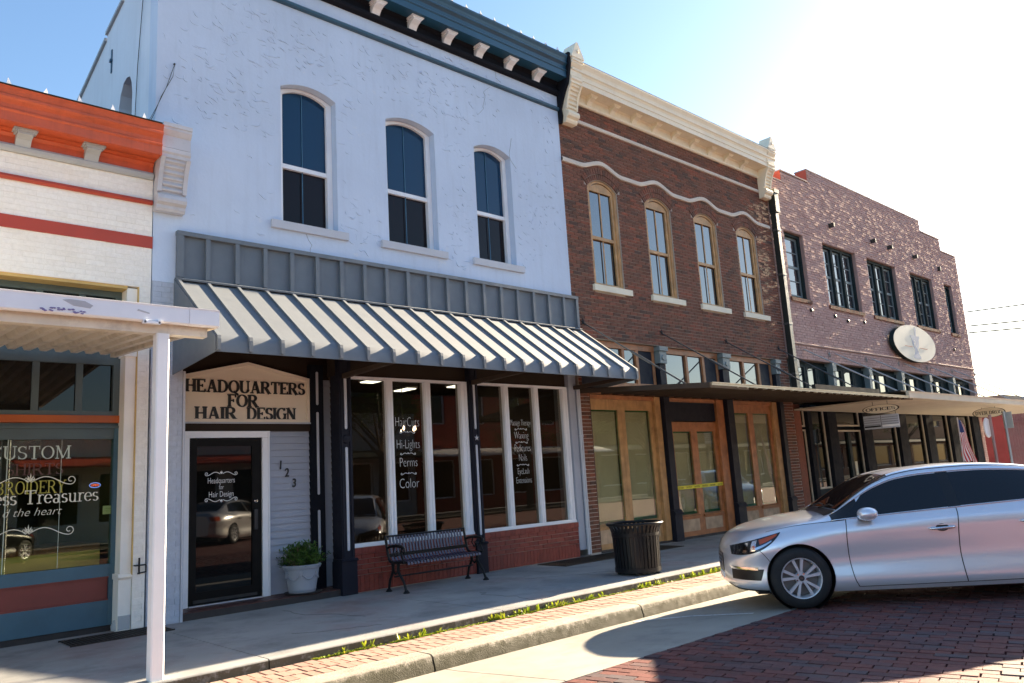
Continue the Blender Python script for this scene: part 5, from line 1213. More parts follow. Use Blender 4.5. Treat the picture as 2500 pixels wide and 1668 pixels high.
# ---------------------------------------------------------------- street furniture
# potted shrub
PS = thing('potted_shrub', 'leafy green shrub in a pale blue-grey garland pot beside the salon door', 'potted plant', (5.19, .23, .09))
pc_ = (5.19, .23, .09)
MB().lathe([(0, .0), (.165, .0), (.172, .012), (.178, .04), (.185, .055), (.182, .065), (.205, .2), (.222, .30), (.226, .318), (.240, .325), (.247, .345), (.247, .366), (.238, .372), (.222, .372), (.215, .345), (0, .33)], pc_, 36).build('pot', 'terracotta_pot', PS, smooth=True)
pot = PS.children[0]
g = MB()
for k in range(6):                     # swags of beads and bows
    a0 = k*math.pi/3
    for i in range(11):
        u = i/10; a = a0+u*math.pi/3; z = .265-.075*math.sin(u*math.pi); r = .185+(z-.06)*.155
        g.lathe([(0, -.013), (.011, -.008), (.014, 0), (.011, .008), (0, .013)], (pc_[0]+r*math.cos(a), pc_[1]+r*math.sin(a), pc_[2]+z), 7)
    r = .219; c = Vector((pc_[0]+r*math.cos(a0), pc_[1]+r*math.sin(a0), pc_[2]+.275)); tn = Vector((-math.sin(a0), math.cos(a0), 0)); od = Vector((math.cos(a0), math.sin(a0), 0))
    g.obox(c, tn*.02, od*.012, (0, 0, .016)); g.obox(c-Vector((0, 0, .035)), tn*.009, od*.008, (0, 0, .03))
g.build('garland', 'terracotta_pot', pot, smooth=True)
g = MB()
for k in range(48):
    a = k/48*2*math.pi; g.lathe([(0, -.009), (.01, 0), (0, .009)], (pc_[0]+.249*math.cos(a), pc_[1]+.249*math.sin(a), pc_[2]+.354), 5)
g.build('rim_beads', 'terracotta_pot', pot)
MB().lathe([(0, .0), (.24, 0), (.255, .018), (.245, .02), (0, .012)], (pc_[0]+.02, pc_[1], .0895), 28).build('saucer', 'step_dark', PS)
MB().lathe([(0, .345), (.215, .335)], pc_, 24).build('soil', 'soil', PS)
stm = MB(); lf = MB(); tips = []
for k in range(80):
    a = RN.uniform(0, 6.28); e = RN.uniform(.12, 1.5); L_ = RN.uniform(.20, .30)*(1+.12*math.sin(e)); d = Vector((math.cos(a)*math.cos(e), math.sin(a)*math.cos(e), math.sin(e)*.95)); p0 = Vector(pc_)+Vector((RN.uniform(-.08, .08), RN.uniform(-.08, .08), .34)); p1 = p0+d*L_*.6+Vector((0, 0, .01)); p2 = p0+d*L_
    stm.tube([p0, p1, p2], [.006, .004, .002], 5)
    for j in range(34):
        u = RN.uniform(.3, 1.08); q = p0+d*L_*u+Vector((RN.gauss(0, .022), RN.gauss(0, .022), RN.gauss(0, .018)))
        b_ = RN.uniform(0, 6.28); el = RN.uniform(-.1, 1.2); ld = Vector((math.cos(b_)*math.cos(el), math.sin(b_)*math.cos(el), math.sin(el))); s_ = ld.cross(Vector((RN.uniform(-.3, .3), RN.uniform(-.3, .3), 1))).normalized(); ll = RN.uniform(.03, .055); w = ll*.26
        up_ = s_.cross(ld)*ll*.10
        lf.add([q, q+ld*ll*.45-s_*w+up_, q+ld*ll, q+ld*ll*.45+s_*w+up_], [(0, 1, 2), (0, 2, 3)])
stm.build('stem', 'bark', PS); lf.build('foliage', 'leaf_shrub', PS, kind='stuff')

# bench
BN = thing('bench', 'black metal bench with vertical slats under the left salon window', 'bench', (6.9, -.5, 0))
bx0, bx1 = 6.22, 7.60
ns_ = 24; sp_ = (bx1-bx0-.08)/ns_
curve = [(-.235, .735), (-.245, .715), (-.265, .62), (-.285, .52), (-.30, .445), (-.325, .405), (-.37, .388), (-.45, .392), (-.56, .402), (-.645, .405), (-.68, .392), (-.688, .36)]
for i in range(ns_):
    x = bx0+.06+i*sp_; rows = []
    for (y, z) in curve: rows.append([(x-.017, y, z), (x+.017, y, z)])
    b = MB(); nrm = []
    for k, (y, z) in enumerate(curve):
        (ya, za), (yb_, zb_) = curve[max(k-1, 0)], curve[min(k+1, len(curve)-1)]; d = Vector((yb_-ya, zb_-za)).normalized(); nrm.append((-d.y*.007, d.x*.007))
    loops = [[(x-.017, y, z), (x+.017, y, z), (x+.017, y+n_[0], z+n_[1]), (x-.017, y+n_[0], z+n_[1])] for (y, z), n_ in zip(curve, nrm)]
    b.grid(loops, True); b.f += [(3, 2, 1, 0), tuple(len(b.v)-4+k for k in range(4))]
    b.build('slat', 'bench_slat', BN)
b = MB(); b.tube([(bx0, -.242, .73), (bx1, -.242, .73)], .013, 8); b.build('top_rail', 'black_metal', BN)
b = MB(); b.box(bx0, bx1, -.30, -.285, .455, .50); b.tube([(bx0, -.40, .375), (bx1, -.40, .375)], .014, 8); b.tube([(bx0, -.62, .388), (bx1, -.62, .388)], .014, 8); b.build('cross_bar', 'black_metal', BN)
b = MB(); b.tube([(bx0, -.42, .2), (bx1, -.42, .2)], .012, 8); b.build('stretcher', 'black_metal', BN)
for x in (bx0-.005, bx1+.005):
    fr = MB()
    fr.tube([(x, -.232, .74), (x, -.262, .60), (x, -.295, .46), (x, -.33, .40), (x, -.42, .38), (x, -.58, .395), (x, -.67, .40)], .019, 8)
    fr.build('side_frame', 'black_metal', BN, smooth=True)
    arm = MB(); arm.tube([(x, -.27, .575), (x, -.36, .60), (x, -.50, .61), (x, -.62, .60), (x, -.675, .575), (x, -.685, .535), (x, -.655, .515), (x, -.635, .54)], [.016, .02, .022, .022, .018, .014, .012, .01], 8)
    arm.tube([(x, -.63, .595), (x, -.60, .52), (x, -.635, .45), (x, -.665, .405)], .013, 7); arm.tube([(x, -.45, .60), (x, -.42, .53), (x, -.47, .47), (x, -.54, .49), (x, -.52, .545), (x, -.48, .53)], .010, 6)
    arm.build('armrest', 'black_metal', BN, smooth=True)
    for y0_, yk, y1_ in ((-.34, -.35, -.285), (-.60, -.575, -.70)):
        lg = MB(); ym = -.46
        lg.tube([(x, y0_*.5+ym*.5, .375), (x, ym*.45+yk*.55, .27), (x, yk*.5+y1_*.5, .15), (x, y1_*.85+yk*.15, .06), (x, y1_, .012)], [.024, .021, .018, .017, .02], 8); lg.lathe([(0, 0), (.045, 0), (.045, .012), (.03, .025), (.022, .04)], (x, y1_, 0), 12)
        lg.build('leg', 'black_metal', BN, smooth=True)
    lg = MB().tube([(x, -.40, .275), (x, -.46, .235), (x, -.52, .275)], .014, 7); lg.build('leg_brace', 'black_metal', BN, smooth=True)

# litter bin
LB = thing('litter_bin', 'black slatted metal litter bin with flared rim near the curb', 'bin', (8.96, -2.42, 0))
cx, cy = 8.96, -2.42; hb = .70
for k in range(36):
    a = k/36*2*math.pi; d = Vector((math.cos(a), math.sin(a), 0)); tn = Vector((-d.y, d.x, 0))
    prof = [(.312, .045), (.322, .20), (.328, .45), (.330, .52), (.337, .575), (.352, .625), (.372, .66), (.39, .685)]
    rows = []
    for r, z in prof: rows.append([Vector((cx, cy, z))+d*r-tn*.019, Vector((cx, cy, z))+d*r+tn*.019, Vector((cx, cy, z))+d*(r-.008)+tn*.019, Vector((cx, cy, z))+d*(r-.008)-tn*.019])
    MB().grid(rows, True).build('slat', 'black_metal', LB)
tor = lambda R_, r, z: MB().grid([[(cx+(R_+r*math.cos(v/10*2*math.pi))*math.cos(u/48*2*math.pi), cy+(R_+r*math.cos(v/10*2*math.pi))*math.sin(u/48*2*math.pi), z+r*math.sin(v/10*2*math.pi)) for v in range(10)] for u in range(49)], True)
tor(.385, .020, .69).build('rim', 'black_metal', LB, smooth=True)
for z, h in ((.035, .06), (.52, .045)): MB().lathe([(.318 if z < .1 else .332, z), (.324 if z < .1 else .338, z+.003), (.326 if z < .1 else .340, z+h), (.318 if z < .1 else .332, z+h)], (cx, cy, 0), 48).build('band', 'black_metal', LB, smooth=True)
MB().lathe([(0, .05), (.30, .05), (.315, .5), (.318, .60)], (cx, cy, 0), 40).build('liner', 'car_black', LB, smooth=True)
for k in range(4): a = k*math.pi/2+.6; MB().lathe([(0, 0), (.025, 0), (.025, .04)], (cx+.27*math.cos(a), cy+.27*math.sin(a), 0), 10).build('foot', 'black_metal', LB)

# sidewalk grates
def grate(lbl, x0, x1, y0, y1):
    t_ = thing('sidewalk_grate', lbl, 'grate', (x0, y0, 0), 'iron grates set in the sidewalk')
    MB().box(x0, x1, y0, y1, .001, .003).build('pit', 'pit_shade', t_)  # thin black sheet paints the darkness below the bars
    b = MB(); n1, n2 = int((x1-x0)/.042), int((y1-y0)/.042)
    for i in range(n1+1): x = x0+(x1-x0)*i/n1; b.box(x-.006, x+.006, y0, y1, .004, .013)
    b.build('bar_grid', 'grate_iron', t_, kind='stuff'); b = MB()
    for i in range(n2+1): y = y0+(y1-y0)*i/n2; b.box(x0, x1, y-.006, y+.006, .004, .0125)
    b.build('cross_bar_grid', 'grate_iron', t_, kind='stuff')
    MB().box(x0-.02, x1+.02, y0-.02, y0-.007, .0, .014).box(x0-.02, x1+.02, y1+.007, y1+.02, .0, .014).build('grate_frame', 'grate_iron', t_)
grate('rusty iron sidewalk grate in front of the cream shop', 2.28, 3.27, -.47, -.03)
grate('dark iron sidewalk grate where blue and brick buildings meet', 9.25, 12.4, -.72, -.12)
b = MB().pz([(10.3, -2.1), (10.95, -1.7), (11.1, -1.8), (10.5, -2.2)], .001, .006) if False else None

# ---------------------------------------------------------------- cars
import bisect
def cr(tab, s):
    xs_ = [p[0] for p in tab]
    if s <= xs_[0]: return tab[0][1]
    if s >= xs_[-1]: return tab[-1][1]
    i = bisect.bisect_right(xs_, s)-1; x0, y0 = tab[i]; x1, y1 = tab[i+1]; u = (s-x0)/(x1-x0)
    def sl_(j):
        if j == 0: return (tab[1][1]-tab[0][1])/(xs_[1]-xs_[0])
        if j == len(tab)-1: return (tab[-1][1]-tab[-2][1])/(xs_[-1]-xs_[-2])
        a = (tab[j][1]-tab[j-1][1])/(xs_[j]-xs_[j-1]); b = (tab[j+1][1]-tab[j][1])/(xs_[j+1]-xs_[j])
        return 0 if a*b <= 0 else 2*a*b/(a+b)
    h = x1-x0; m0, m1 = sl_(i)*h, sl_(i+1)*h
    return (2*u**3-3*u**2+1)*y0+(u**3-2*u**2+u)*m0+(-2*u**3+3*u**2)*y1+(u**3-u**2)*m1
# tables along the car, s = 0 at the front axle, nose at -0.95
KT = {
 'wb': [(-.95, .24), (-.85, .52), (-.7, .70), (-.4, .82), (0, .85), (2.8, .85), (3.3, .80), (3.7, .66), (3.88, .45)],
 'zb': [(-.95, .25), (-.8, .20), (-.4, .185), (.5, .17), (2.3, .18), (3.3, .22), (3.88, .34)],
 'w1': [(-.95, .28), (-.88, .52), (-.75, .73), (-.5, .875), (-.2, .905), (.5, .908), (2.3, .908), (2.8, .91), (3.3, .87), (3.7, .74), (3.88, .55)],
 'w2': [(-.95, .30), (-.88, .54), (-.75, .745), (-.5, .89), (-.2, .922), (.5, .905), (1.5, .905), (2.3, .91), (2.8, .928), (3.3, .885), (3.7, .76), (3.88, .58)],
 'zs': [(-.95, .56), (-.85, .64), (-.6, .725), (-.3, .77), (0, .795), (.6, .825), (1.5, .86), (2.5, .90), (3.2, .93), (3.88, .86)],
 'w3': [(-.95, .26), (-.88, .49), (-.75, .68), (-.5, .835), (-.2, .885), (.3, .90), (1, .912), (2.3, .915), (2.8, .91), (3.3, .85), (3.7, .72), (3.88, .54)],
 'zbelt': [(-.95, .60), (-.85, .69), (-.7, .755), (-.5, .81), (-.2, .862), (.1, .897), (.35, .915), (.65, .937), (1.3, .975), (2.0, 1.015), (2.7, 1.05), (3.0, 1.06), (3.5, 1.04), (3.88, .95)],
 'w4': [(-.95, .22), (-.88, .43), (-.75, .61), (-.5, .735), (-.2, .785), (.2, .82), (.6, .845), (1.5, .855), (2.3, .845), (2.9, .80), (3.4, .74), (3.7, .64), (3.88, .48)],
 'zr': [(-.95, .612), (-.85, .712), (-.7, .785), (-.5, .845), (-.2, .90), (.1, .938), (.3, .955), (.42, .985), (.7, 1.145), (.95, 1.28), (1.2, 1.365), (1.5, 1.402), (2.0, 1.415), (2.5, 1.385), (2.9, 1.29), (3.2, 1.17), (3.5, 1.075), (3.75, 1.05), (3.88, .975)],
 'w5': [(-.95, .16), (-.88, .33), (-.75, .48), (-.5, .58), (-.2, .62), (.2, .665), (.42, .71), (.7, .665), (.95, .62), (1.2, .585), (1.6, .57), (2.0, .565), (2.5, .575), (2.9, .60), (3.2, .62), (3.5, .61), (3.75, .54), (3.88, .40)],
 'H': [(-.95, .635), (-.88, .735), (-.75, .805), (-.5, .868), (-.2, .925), (.1, .968), (.35, .995), (.45, 1.015), (.8, 1.215), (1.1, 1.38), (1.25, 1.425), (1.5, 1.455), (1.9, 1.475), (2.3, 1.46), (2.7, 1.40), (3.0, 1.285), (3.3, 1.14), (3.5, 1.10), (3.75, 1.075), (3.88, .99)],
}
def keys(s):
    s = s*1.085 if s < 0 else s
    k = {n_: cr(t_, s) for n_, t_ in KT.items()}
    dz = k['zs']-k['zb']
    return [(k['wb'], k['zb']), (k['w1']-.012, k['zb']+.10*dz), (k['w1'], k['zb']+.22*dz), (k['w2']-.024, k['zb']+.50*dz), (k['w2'], k['zb']+.80*dz), (k['w3'], k['zs']), (k['w4'], k['zbelt']), (k['w5'], k['zr']), (k['w5']*.62, k['zr']+(k['H']-k['zr'])*.70), (0, k['H'])]
NV = 9; BELT, RAIL = 6, 7
def PP(s, v):
    K = keys(s); i = min(int(v), NV-1); u = v-i
    p0 = K[max(i-1, 0)]; p1 = K[i]; p2 = K[i+1]; p3 = K[i+2] if i+2 <= NV else (-K[NV-1][0], K[NV-1][1])
    tk = .5
    out = []
    for j in (0, 1):
        m0 = tk*(p2[j]-p0[j]); m1 = tk*(p3[j]-p1[j])
        if i == RAIL-1: m1 = m1*.55; m0 = m0*.55
        out.append((2*u**3-3*u**2+1)*p1[j]+(u**3-2*u**2+u)*m0+(-2*u**3+3*u**2)*p2[j]+(u**3-u**2)*m1)
    return Vector((s*.848 if s < 0 else s, out[0], out[1]))
def NN(s, v):
    e = 1e-3; a = PP(min(s+e, 3.88), v)-PP(max(s-e, -.8755), v); b = PP(s, min(v+e, NV))-PP(s, max(v-e, 0)); n_ = a.cross(b)
    if n_.length < 1e-12: return Vector((0, 1, 0))
    n_.normalize()
    c = PP(s, v)-Vector((0 if s < 0 else s, 0, .5))
    return n_ if n_.dot(c) > 0 else -n_
def vz(s, z):
    lo, hi = 0, float(RAIL)+.9
    for _ in range(26):
        m_ = (lo+hi)/2
        if PP(s, m_).z < z: lo = m_
        else: hi = m_
    return (lo+hi)/2
def make_car(lbl, paint, loc, heading_deg, grp):
    car = thing('parked_car', lbl, 'car', (0, 0, 0), grp)
    N_s, sub = 96, 5; ss = [-.8755+4.7555*(i/N_s) for i in range(N_s+1)]
    vv = [i/sub for i in range(NV*sub+1)]
    rows = []
    for s in ss:
        half = [PP(s, v) for v in vv]; rows.append([(p.x, p.y, p.z) for p in half]+[(p.x, -p.y, p.z) for p in reversed(half[:-1])])
    b = MB(); m_ = len(rows[0]); b.grid(rows, True)
    b.f.append(tuple(range(m_-1, -1, -1))); b.f.append(tuple(len(b.v)-m_+k for k in range(m_)))
    body = b.build('body', paint, car, smooth=2)
    for s in (0, 2.805):                       # wheel arches
        for sg in (-1, 1):
            c = MB().lathe([(0, sg*.58), (.362, sg*.58), (.362, sg*1.1), (0, sg*1.1)], (s, 0, .335), 40, 'y').build('cutter', paint)
            md = body.modifiers.new('cut', 'BOOLEAN'); md.operation = 'DIFFERENCE'; md.object = c; md.solver = 'EXACT'
    bpy.context.view_layer.update(); me = bpy.data.meshes.new_from_object(body.evaluated_get(bpy.context.evaluated_depsgraph_get()))
    body.modifiers.clear(); old = body.data; body.data = me; me.polygons.foreach_set('use_smooth', [True]*len(me.polygons)); me.set_sharp_from_angle(angle=rad(38))
    for o in [o for o in bpy.data.objects if o.name.startswith('cutter')]: bpy.data.objects.remove(o)
    def both(fn):
        for sg in (1, -1): fn(sg)
    def M_(p, sg): return (p.x, p.y*sg, p.z)
    def patch(name, m2, s0, s1, v0, v1, off, sg, ns=16, nv=8, par=car, smooth=2):
        f = lambda q, w: q(w) if callable(q) else q
        rr = []
        for j in range(nv+1):
            t1 = j/nv
            row = []
            for i in range(ns+1):
                u = i/ns; sm = None
                vmid = f(v0, .5) if not callable(v0) else None
                # iterate: s from bounds at this v, v from bounds at this s
                v = None; s = None
                sa, sb = (s0(t1) if callable(s0) else s0), (s1(t1) if callable(s1) else s1)
                s = sa+(sb-sa)*u
                va, vb = (v0(s) if callable(v0) else v0), (v1(s) if callable(v1) else v1)
                v = va+(vb-va)*t1
                row.append(M_(PP(s, v)+NN(s, v)*off, sg))
            rr.append(row)
        return MB().grid(rr).build(name, m2, par, smooth=smooth)
    def strip(name, m2, pts, w, off, sg, par=car):       # pts: (s,v) path on the surface
        rr = []
        P3 = [PP(*p)+NN(*p)*off for p in pts]
        for i, p in enumerate(P3):
            d = (P3[min(i+1, len(P3)-1)]-P3[max(i-1, 0)]).normalized(); n_ = NN(*pts[i]); sd_ = d.cross(n_).normalized()*w/2
            rr.append([M_(p-sd_, sg), M_(p+sd_, sg)])
        return MB().grid(rr).build(name, m2, par, smooth=2)
    # door edges as functions of 0..1 up the side
    fE = lambda t: .60-.03*t-.055*math.sin(t*math.pi*.9); mE = lambda t: 1.71-.03*math.sin(t*math.pi); rE = lambda t: 2.44+.55*max(0, t-.45)*1.1-.1*math.sin(t*math.pi) if t > .2 else 2.38+.3*t*.3
    def sides(sg):
        d1 = patch('door', paint, lambda t: fE(t), lambda t: mE(t)-.006, .75, BELT-.02, .0015, sg, 22, 26); d2 = patch('door', paint, lambda t: mE(t)+.006, lambda t: rE(t), .75, BELT-.02, .0015, sg, 16, 26)
        V = lambda t: .75+(BELT-.02-.75)*t
        for q in (fE, mE, rE): strip('door_gap', 'car_black', [(q(i/30), V(i/30)) for i in range(31)], .009, .0022, sg)
        strip('door_gap', 'car_black', [(fE(0)+(rE(0)-fE(0))*i/30, .75) for i in range(31)], .008, .0022, sg)
        # fender / hood line and bumper line
        strip('hood_gap', 'car_black', [(-.36+i*.9/24, BELT-.06+.0*i) for i in range(25)], .007, .002, sg)
        strip('bumper_gap', 'car_black', [(-.50+.16*i/12, vz(-.50+.16*i/12, .645-.165*(i/12)**1.3)) for i in range(13)], .006, .002, sg)
        # side glass, black pillar, chrome edge
        top = lambda s: RAIL-.10
        g1 = patch('side_glass', 'car_glass', lambda t: .50+.0*t+.52*t**1.2*.55, lambda t: 1.64, BELT+.07, RAIL-.16, .003, sg, 26, 8)
        g2 = patch('side_glass', 'car_glass', lambda t: 1.76, lambda t: 3.0-.22*t, BELT+.07, RAIL-.16, .003, sg, 20, 8)
        patch('pillar_trim', 'car_black', lambda t: 1.635, lambda t: 1.765, BELT+.05, RAIL-.14, .0025, sg, 3, 8)
        tr = MB(); tr.tube([M_(PP(.40+i*2.75/40, BELT+.02)+NN(.40+i*2.75/40, BELT+.02)*.004, sg) for i in range(41)], .007, 6); tr.build('belt_trim', 'chrome', car, smooth=2)
        tr = MB(); tr.tube([M_(PP(.44+i*2.66/50, RAIL-.12)+NN(.44+i*2.66/50, RAIL-.12)*.004, sg) for i in range(51)], .006, 6); tr.build('window_trim', 'chrome', car, smooth=2)
        patch('window_seal', 'car_black', lambda t: .41, lambda t: .72, lambda s: BELT+.03, lambda s: RAIL-.13, .0015, sg, 8, 5)
        strip('roof_channel', 'car_black', [(1.0+i*1.9/30, RAIL+.10) for i in range(31)], .012, .002, sg)
        # door handle; a flat dark disc paints the shade in its cup
        for s in (1.52, 2.45):
            hv = vz(s, .80+.035*(s-1.52)); hp = PP(s, hv); hn = NN(s, hv)
            MB().add([M_(hp+hn*.003+Vector((.085*math.cos(a)*.8, 0, .04*math.sin(a))), sg) for a in [k/20*2*math.pi for k in range(20)]], [tuple(range(20))]).build('handle_cup_shade', 'dark_metal', d1 if s < 2 else d2)
            h_ = MB(); h_.tube([M_(PP(s+u, vz(s+u, .80+.035*(s+u-1.52)))+hn*o_, sg) for u, o_ in ((-.145, .004), (-.12, .028), (-.05, .040), (.05, .042), (.11, .032), (.135, .006))], [.008, .012, .0145, .0145, .013, .008], 8); h_.build('handle', 'chrome', d1 if s < 2 else d2, smooth=2)
        # sill flare
        strip('sill_crease', 'chrome', [(.62+i*1.8/20, .42) for i in range(21)], .010, .002, sg) if False else None
        # mirror
        mp_ = Vector((.75, .99, .985)); mb = MB(); rr = []
        for i in range(13):
            th = i/12*math.pi; x_ = -math.cos(th)*.105; rr_ = math.sin(th)**.75
            rr.append([(mp_.x+x_+(.02 if k_ < 0 else 0), (mp_.y+.105*rr_*math.cos(k_/14*2*math.pi))*sg, mp_.z+.01*x_+.072*rr_*math.sin(k_/14*2*math.pi)) for k_ in range(14)])
        mb.grid(rr, True).build('mirror', paint, car, smooth=2); MB().box(.68, .82, min(sg*.86, sg*.97), max(sg*.86, sg*.97), .925, .955).build('mirror_arm', 'car_black', car)
        # headlight: dark housing, silver blades, amber reflector, lens
        s0_, s1_ = -.80, -.19
        lo = lambda s: vz(s, .585+.235*max(0, (s+.80)/.61)**2.4); hi = lambda s: vz(s, .675+.150*max(0, (s+.80)/.61)**.85)
        hl = patch('headlight', 'car_black', s0_, s1_, lo, hi, .003, sg, 20, 6)
        patch('reflector', 'amber_lens', -.47, -.24, lambda s: lo(s)+(hi(s)-lo(s))*.42, lambda s: lo(s)+(hi(s)-lo(s))*.86, .0045, sg, 8, 3, hl)
        for a_, w_ in ((-.68, .04), (-.60, .06)): patch('lamp_blade', 'chrome', lambda t, a_=a_: a_+.05*t, lambda t, a_=a_, w_=w_: a_+w_+.05*t, lambda s: lo(s)+(hi(s)-lo(s))*.12, lambda s: lo(s)+(hi(s)-lo(s))*.88, .0048, sg, 2, 5, hl)
        patch('lamp_blade', 'chrome', -.55, -.32, lambda s: lo(s)+(hi(s)-lo(s))*.16, lambda s: lo(s)+(hi(s)-lo(s))*.32, .0046, sg, 8, 2, hl)
        patch('lens', 'lamp_lens', s0_, s1_, lo, hi, .009, sg, 20, 6, hl)
        # fog lamp recess with bright strip
        fl = patch('fog_lamp', 'car_black', -.81, lambda t: -.50+.05*t, lambda s: vz(s, .315), lambda s: vz(s, .435), .003, sg, 10, 4); patch('fog_strip', 'chrome', -.82, -.52, lambda s: vz(s, .425), lambda s: vz(s, .455), .006, sg, 10, 2, fl)
        patch('tail_lamp', 'amber_lens', 3.55, 3.84, lambda s: vz(s, .80), lambda s: vz(s, .94), .003, sg, 10, 4)
        patch('lower_lip', 'car_black', -.84, -.40, .02, .45, .002, sg, 10, 2)
    both(sides)
    # windscreen, rear glass, cowl, grille
    for nm, sa, sb, va, vb in (('windscreen', .50, 1.13, RAIL+.10, NV), ('rear_window', 2.66, 3.36, RAIL+.16, NV)):
        rr = []
        for i in range(13):
            row = []
            for sg, rng in ((1, range(0, 9)), (-1, range(7, -1, -1))):
                for j in rng:
                    v = va+(vb-va)*j/8; s = sa+(sb-sa)*i/12; row.append(M_(PP(s, v)+NN(s, v)*.003, sg))
            rr.append(row)
        MB().grid(rr).build(nm, 'car_glass', car, smooth=2)
    rr = [[M_(PP(s, RAIL+.05+(NV-RAIL-.05)*j/8)+Vector((0, 0, .003)), sg) for sg, rng in ((1, range(9)), (-1, range(7, -1, -1))) for j in rng] for s in (.36, .42, .485)]
    MB().grid(rr).build('cowl', 'car_black', car, smooth=2)
    for y0_, y1_ in ((.45, -.12), (-.02, -.6)): MB().tube([(.46, y0_, 1.03), (.52, (y0_+y1_)/2, 1.075), (.50, y1_, 1.065)], .009, 6).build('wiper', 'car_black', car)
    rr = [[M_(PP(-.87, v)+Vector((-.006, 0, 0)), sg) for sg, rng in ((1, range(0, 9)), (-1, range(7, -1, -1))) for v in [6.2-.0*j if False else 0 for j in rng]] for _ in range(1)]
    MB().px([(-.20, .36), (.20, .36), (.24, .54), (.21, .57), (-.21, .57), (-.24, .54)], -.75, -.735).build('grille', 'car_black', car)
    for z in (.41, .455, .50, .545): MB().box(-.754, -.75, -.19, .19, z, z+.012).build('grille_bar', 'chrome', car)
    MB().box(-.752, -.735, -.17, .17, .28, .34).build('number_plate', 'text_white', car)
    MB().box(-.45, 3.5, -.72, .72, .15, .25).build('underbody', 'car_black', car)
    # wheels
    for s in (0, 2.805):
        for sg in (1, -1):
            Y = .925*sg; w = -sg
            wt = lambda pr, c=(s, Y, .33), n_=40: MB().lathe([(r, h*w) for r, h in pr], c, n_, 'y')
            wh = wt([(.216, .012), (.222, .002), (.238, .0), (.262, .002), (.295, .010), (.318, .028), (.328, .05), (.33, .11), (.328, .17), (.31, .20), (.22, .215)]).build('wheel', 'rubber', car, smooth=True)
            wt([(.219, .010), (.217, .004), (.208, .006), (.203, .022), (.198, .05), (.195, .15), (.195, .20)]).build('rim', 'alloy', wh, smooth=True)
            wt([(0, .12), (.19, .12), (.195, .125)]).build('brake_disc', 'brake_metal', wh)
            wt([(0, .125), (.21, .13)]).build('wheel_back', 'car_black', wh) if False else None
            sp_ = MB()
            for k in range(5):
                for dlt in (-.19, .19):
                    th = k*2*math.pi/5+math.pi/2+.12+dlt*.75; th2 = k*2*math.pi/5+math.pi/2+.12+dlt*1.25
                    p0 = Vector((math.cos(th)*.045, 0, math.sin(th)*.045)); p1 = Vector((math.cos(th2)*.203, 0, math.sin(th2)*.203)); d = (p1-p0).normalized(); n_ = Vector((-d.z, 0, d.x))
                    q = [p0-n_*.011, p0+n_*.011, p1+n_*.0165, p1-n_*.0165]
                    fr = [Vector((s, Y+w*o_, .33)) for o_ in (.018, .018, .012, .012)]; bk = Vector((s, Y+w*.055, .33))
                    sp_.add([a+b for a, b in zip(fr, q)]+[bk+b for b in q], [(0, 1, 2, 3), (4, 7, 6, 5), (0, 4, 5, 1), (1, 5, 6, 2), (2, 6, 7, 3), (3, 7, 4, 0)])
            sp_.build('spoke', 'alloy', wh)
            wt([(0, .008), (.026, .008), (.030, .012), (.032, .04)], n_=20).build('hub_cap', 'dark_metal', wh, smooth=True)
            for k in range(5):
                th = k*2*math.pi/5+math.pi/2+.12+math.pi/5; wt([(0, .012), (.009, .012), (.011, .03)], (s+math.cos(th)*.052, Y, .33+math.sin(th)*.052), 8).build('lug_nut', 'chrome', wh)
            wt([(0, .02), (.06, .022), (.068, .06)], n_=24).build('hub', 'alloy', wh, smooth=True)
            em = MB(); Ye = Y+w*.0065
            for x0_, z0_, x1_, z1_ in ((-.013, -.011, -.006, .012), (.006, -.012, .013, .011), (-.009, -.003, .010, .004)): em.box(s+x0_, s+max(x1_, x0_+.004), min(Ye, Ye-w*.0012), max(Ye, Ye-w*.0012), .33+z0_, .33+z1_) if False else em.add([(s+x0_-.002, Ye, .33+z0_), (s+x0_+.002, Ye, .33+z0_), (s+x1_+.002, Ye, .33+z1_), (s+x1_-.002, Ye, .33+z1_)], [(0, 1, 2, 3)])
            em.build('wheel_emblem', 'chrome', wh)
            wt([(.10, .19), (.36, .19), (.361, .02)]).build('wheel_liner', 'car_black', wh) if False else None
            MB().lathe([(0, sg*.585), (.355, sg*.585), (.358, sg*.90)], (s, 0, .335), 40, 'y').build('wheel_arch_liner', 'car_black', car)
    return car
def place_car(car, contact, ang):      # contact: ground point under the front left tyre
    ca, sa = math.cos(rad(ang)), math.sin(rad(ang))
    Rm = Matrix(((ca, sa, 0, 0), (-sa, ca, 0, 0), (0, 0, 1, 0), (0, 0, 0, 1)))   # local x rearward, local y to the right
    Rm.translation = Vector(contact)-Rm @ Vector((0, -.91, 0)); car.matrix_world = Rm
def copy_tree(o, parent=None):
    c = o.copy(); COL.objects.link(c)
    if parent is not None: c.parent = parent; c.matrix_parent_inverse = o.matrix_parent_inverse
    for ch in o.children: copy_tree(ch, c)
    return c
car = make_car('silver four-door sedan parked nose-in at the curb', 'car_silver', None, 0, 'cars parked along the kerb')
def repaint(o, frm, to):
    for c in [o]+list(o.children_recursive):
        if c.type == 'MESH' and c.data.materials and c.data.materials[0] == MATS[frm]:
            c.material_slots[0].link = 'OBJECT'; c.material_slots[0].material = MATS[to]
def car_copy(lbl, contact, ang, paint):
    c = copy_tree(car); tag(c, lbl, 'car', 'cars parked along the kerb'); place_car(c, contact, ang); repaint(c, 'car_silver', paint); return c
place_car(car, (7.93, -5.43, RZ), 51)
car.scale = (.957,)*3
car_copy('bright blue sedan parked beyond the silver one, only a sliver at the right edge', (22.7, -5.3, RZ), 51, 'car_blue')
car_copy('white sedan parked across the street, mirrored in the timber shop windows', (13.5, -17.6, RZ), 220, 'car_white')
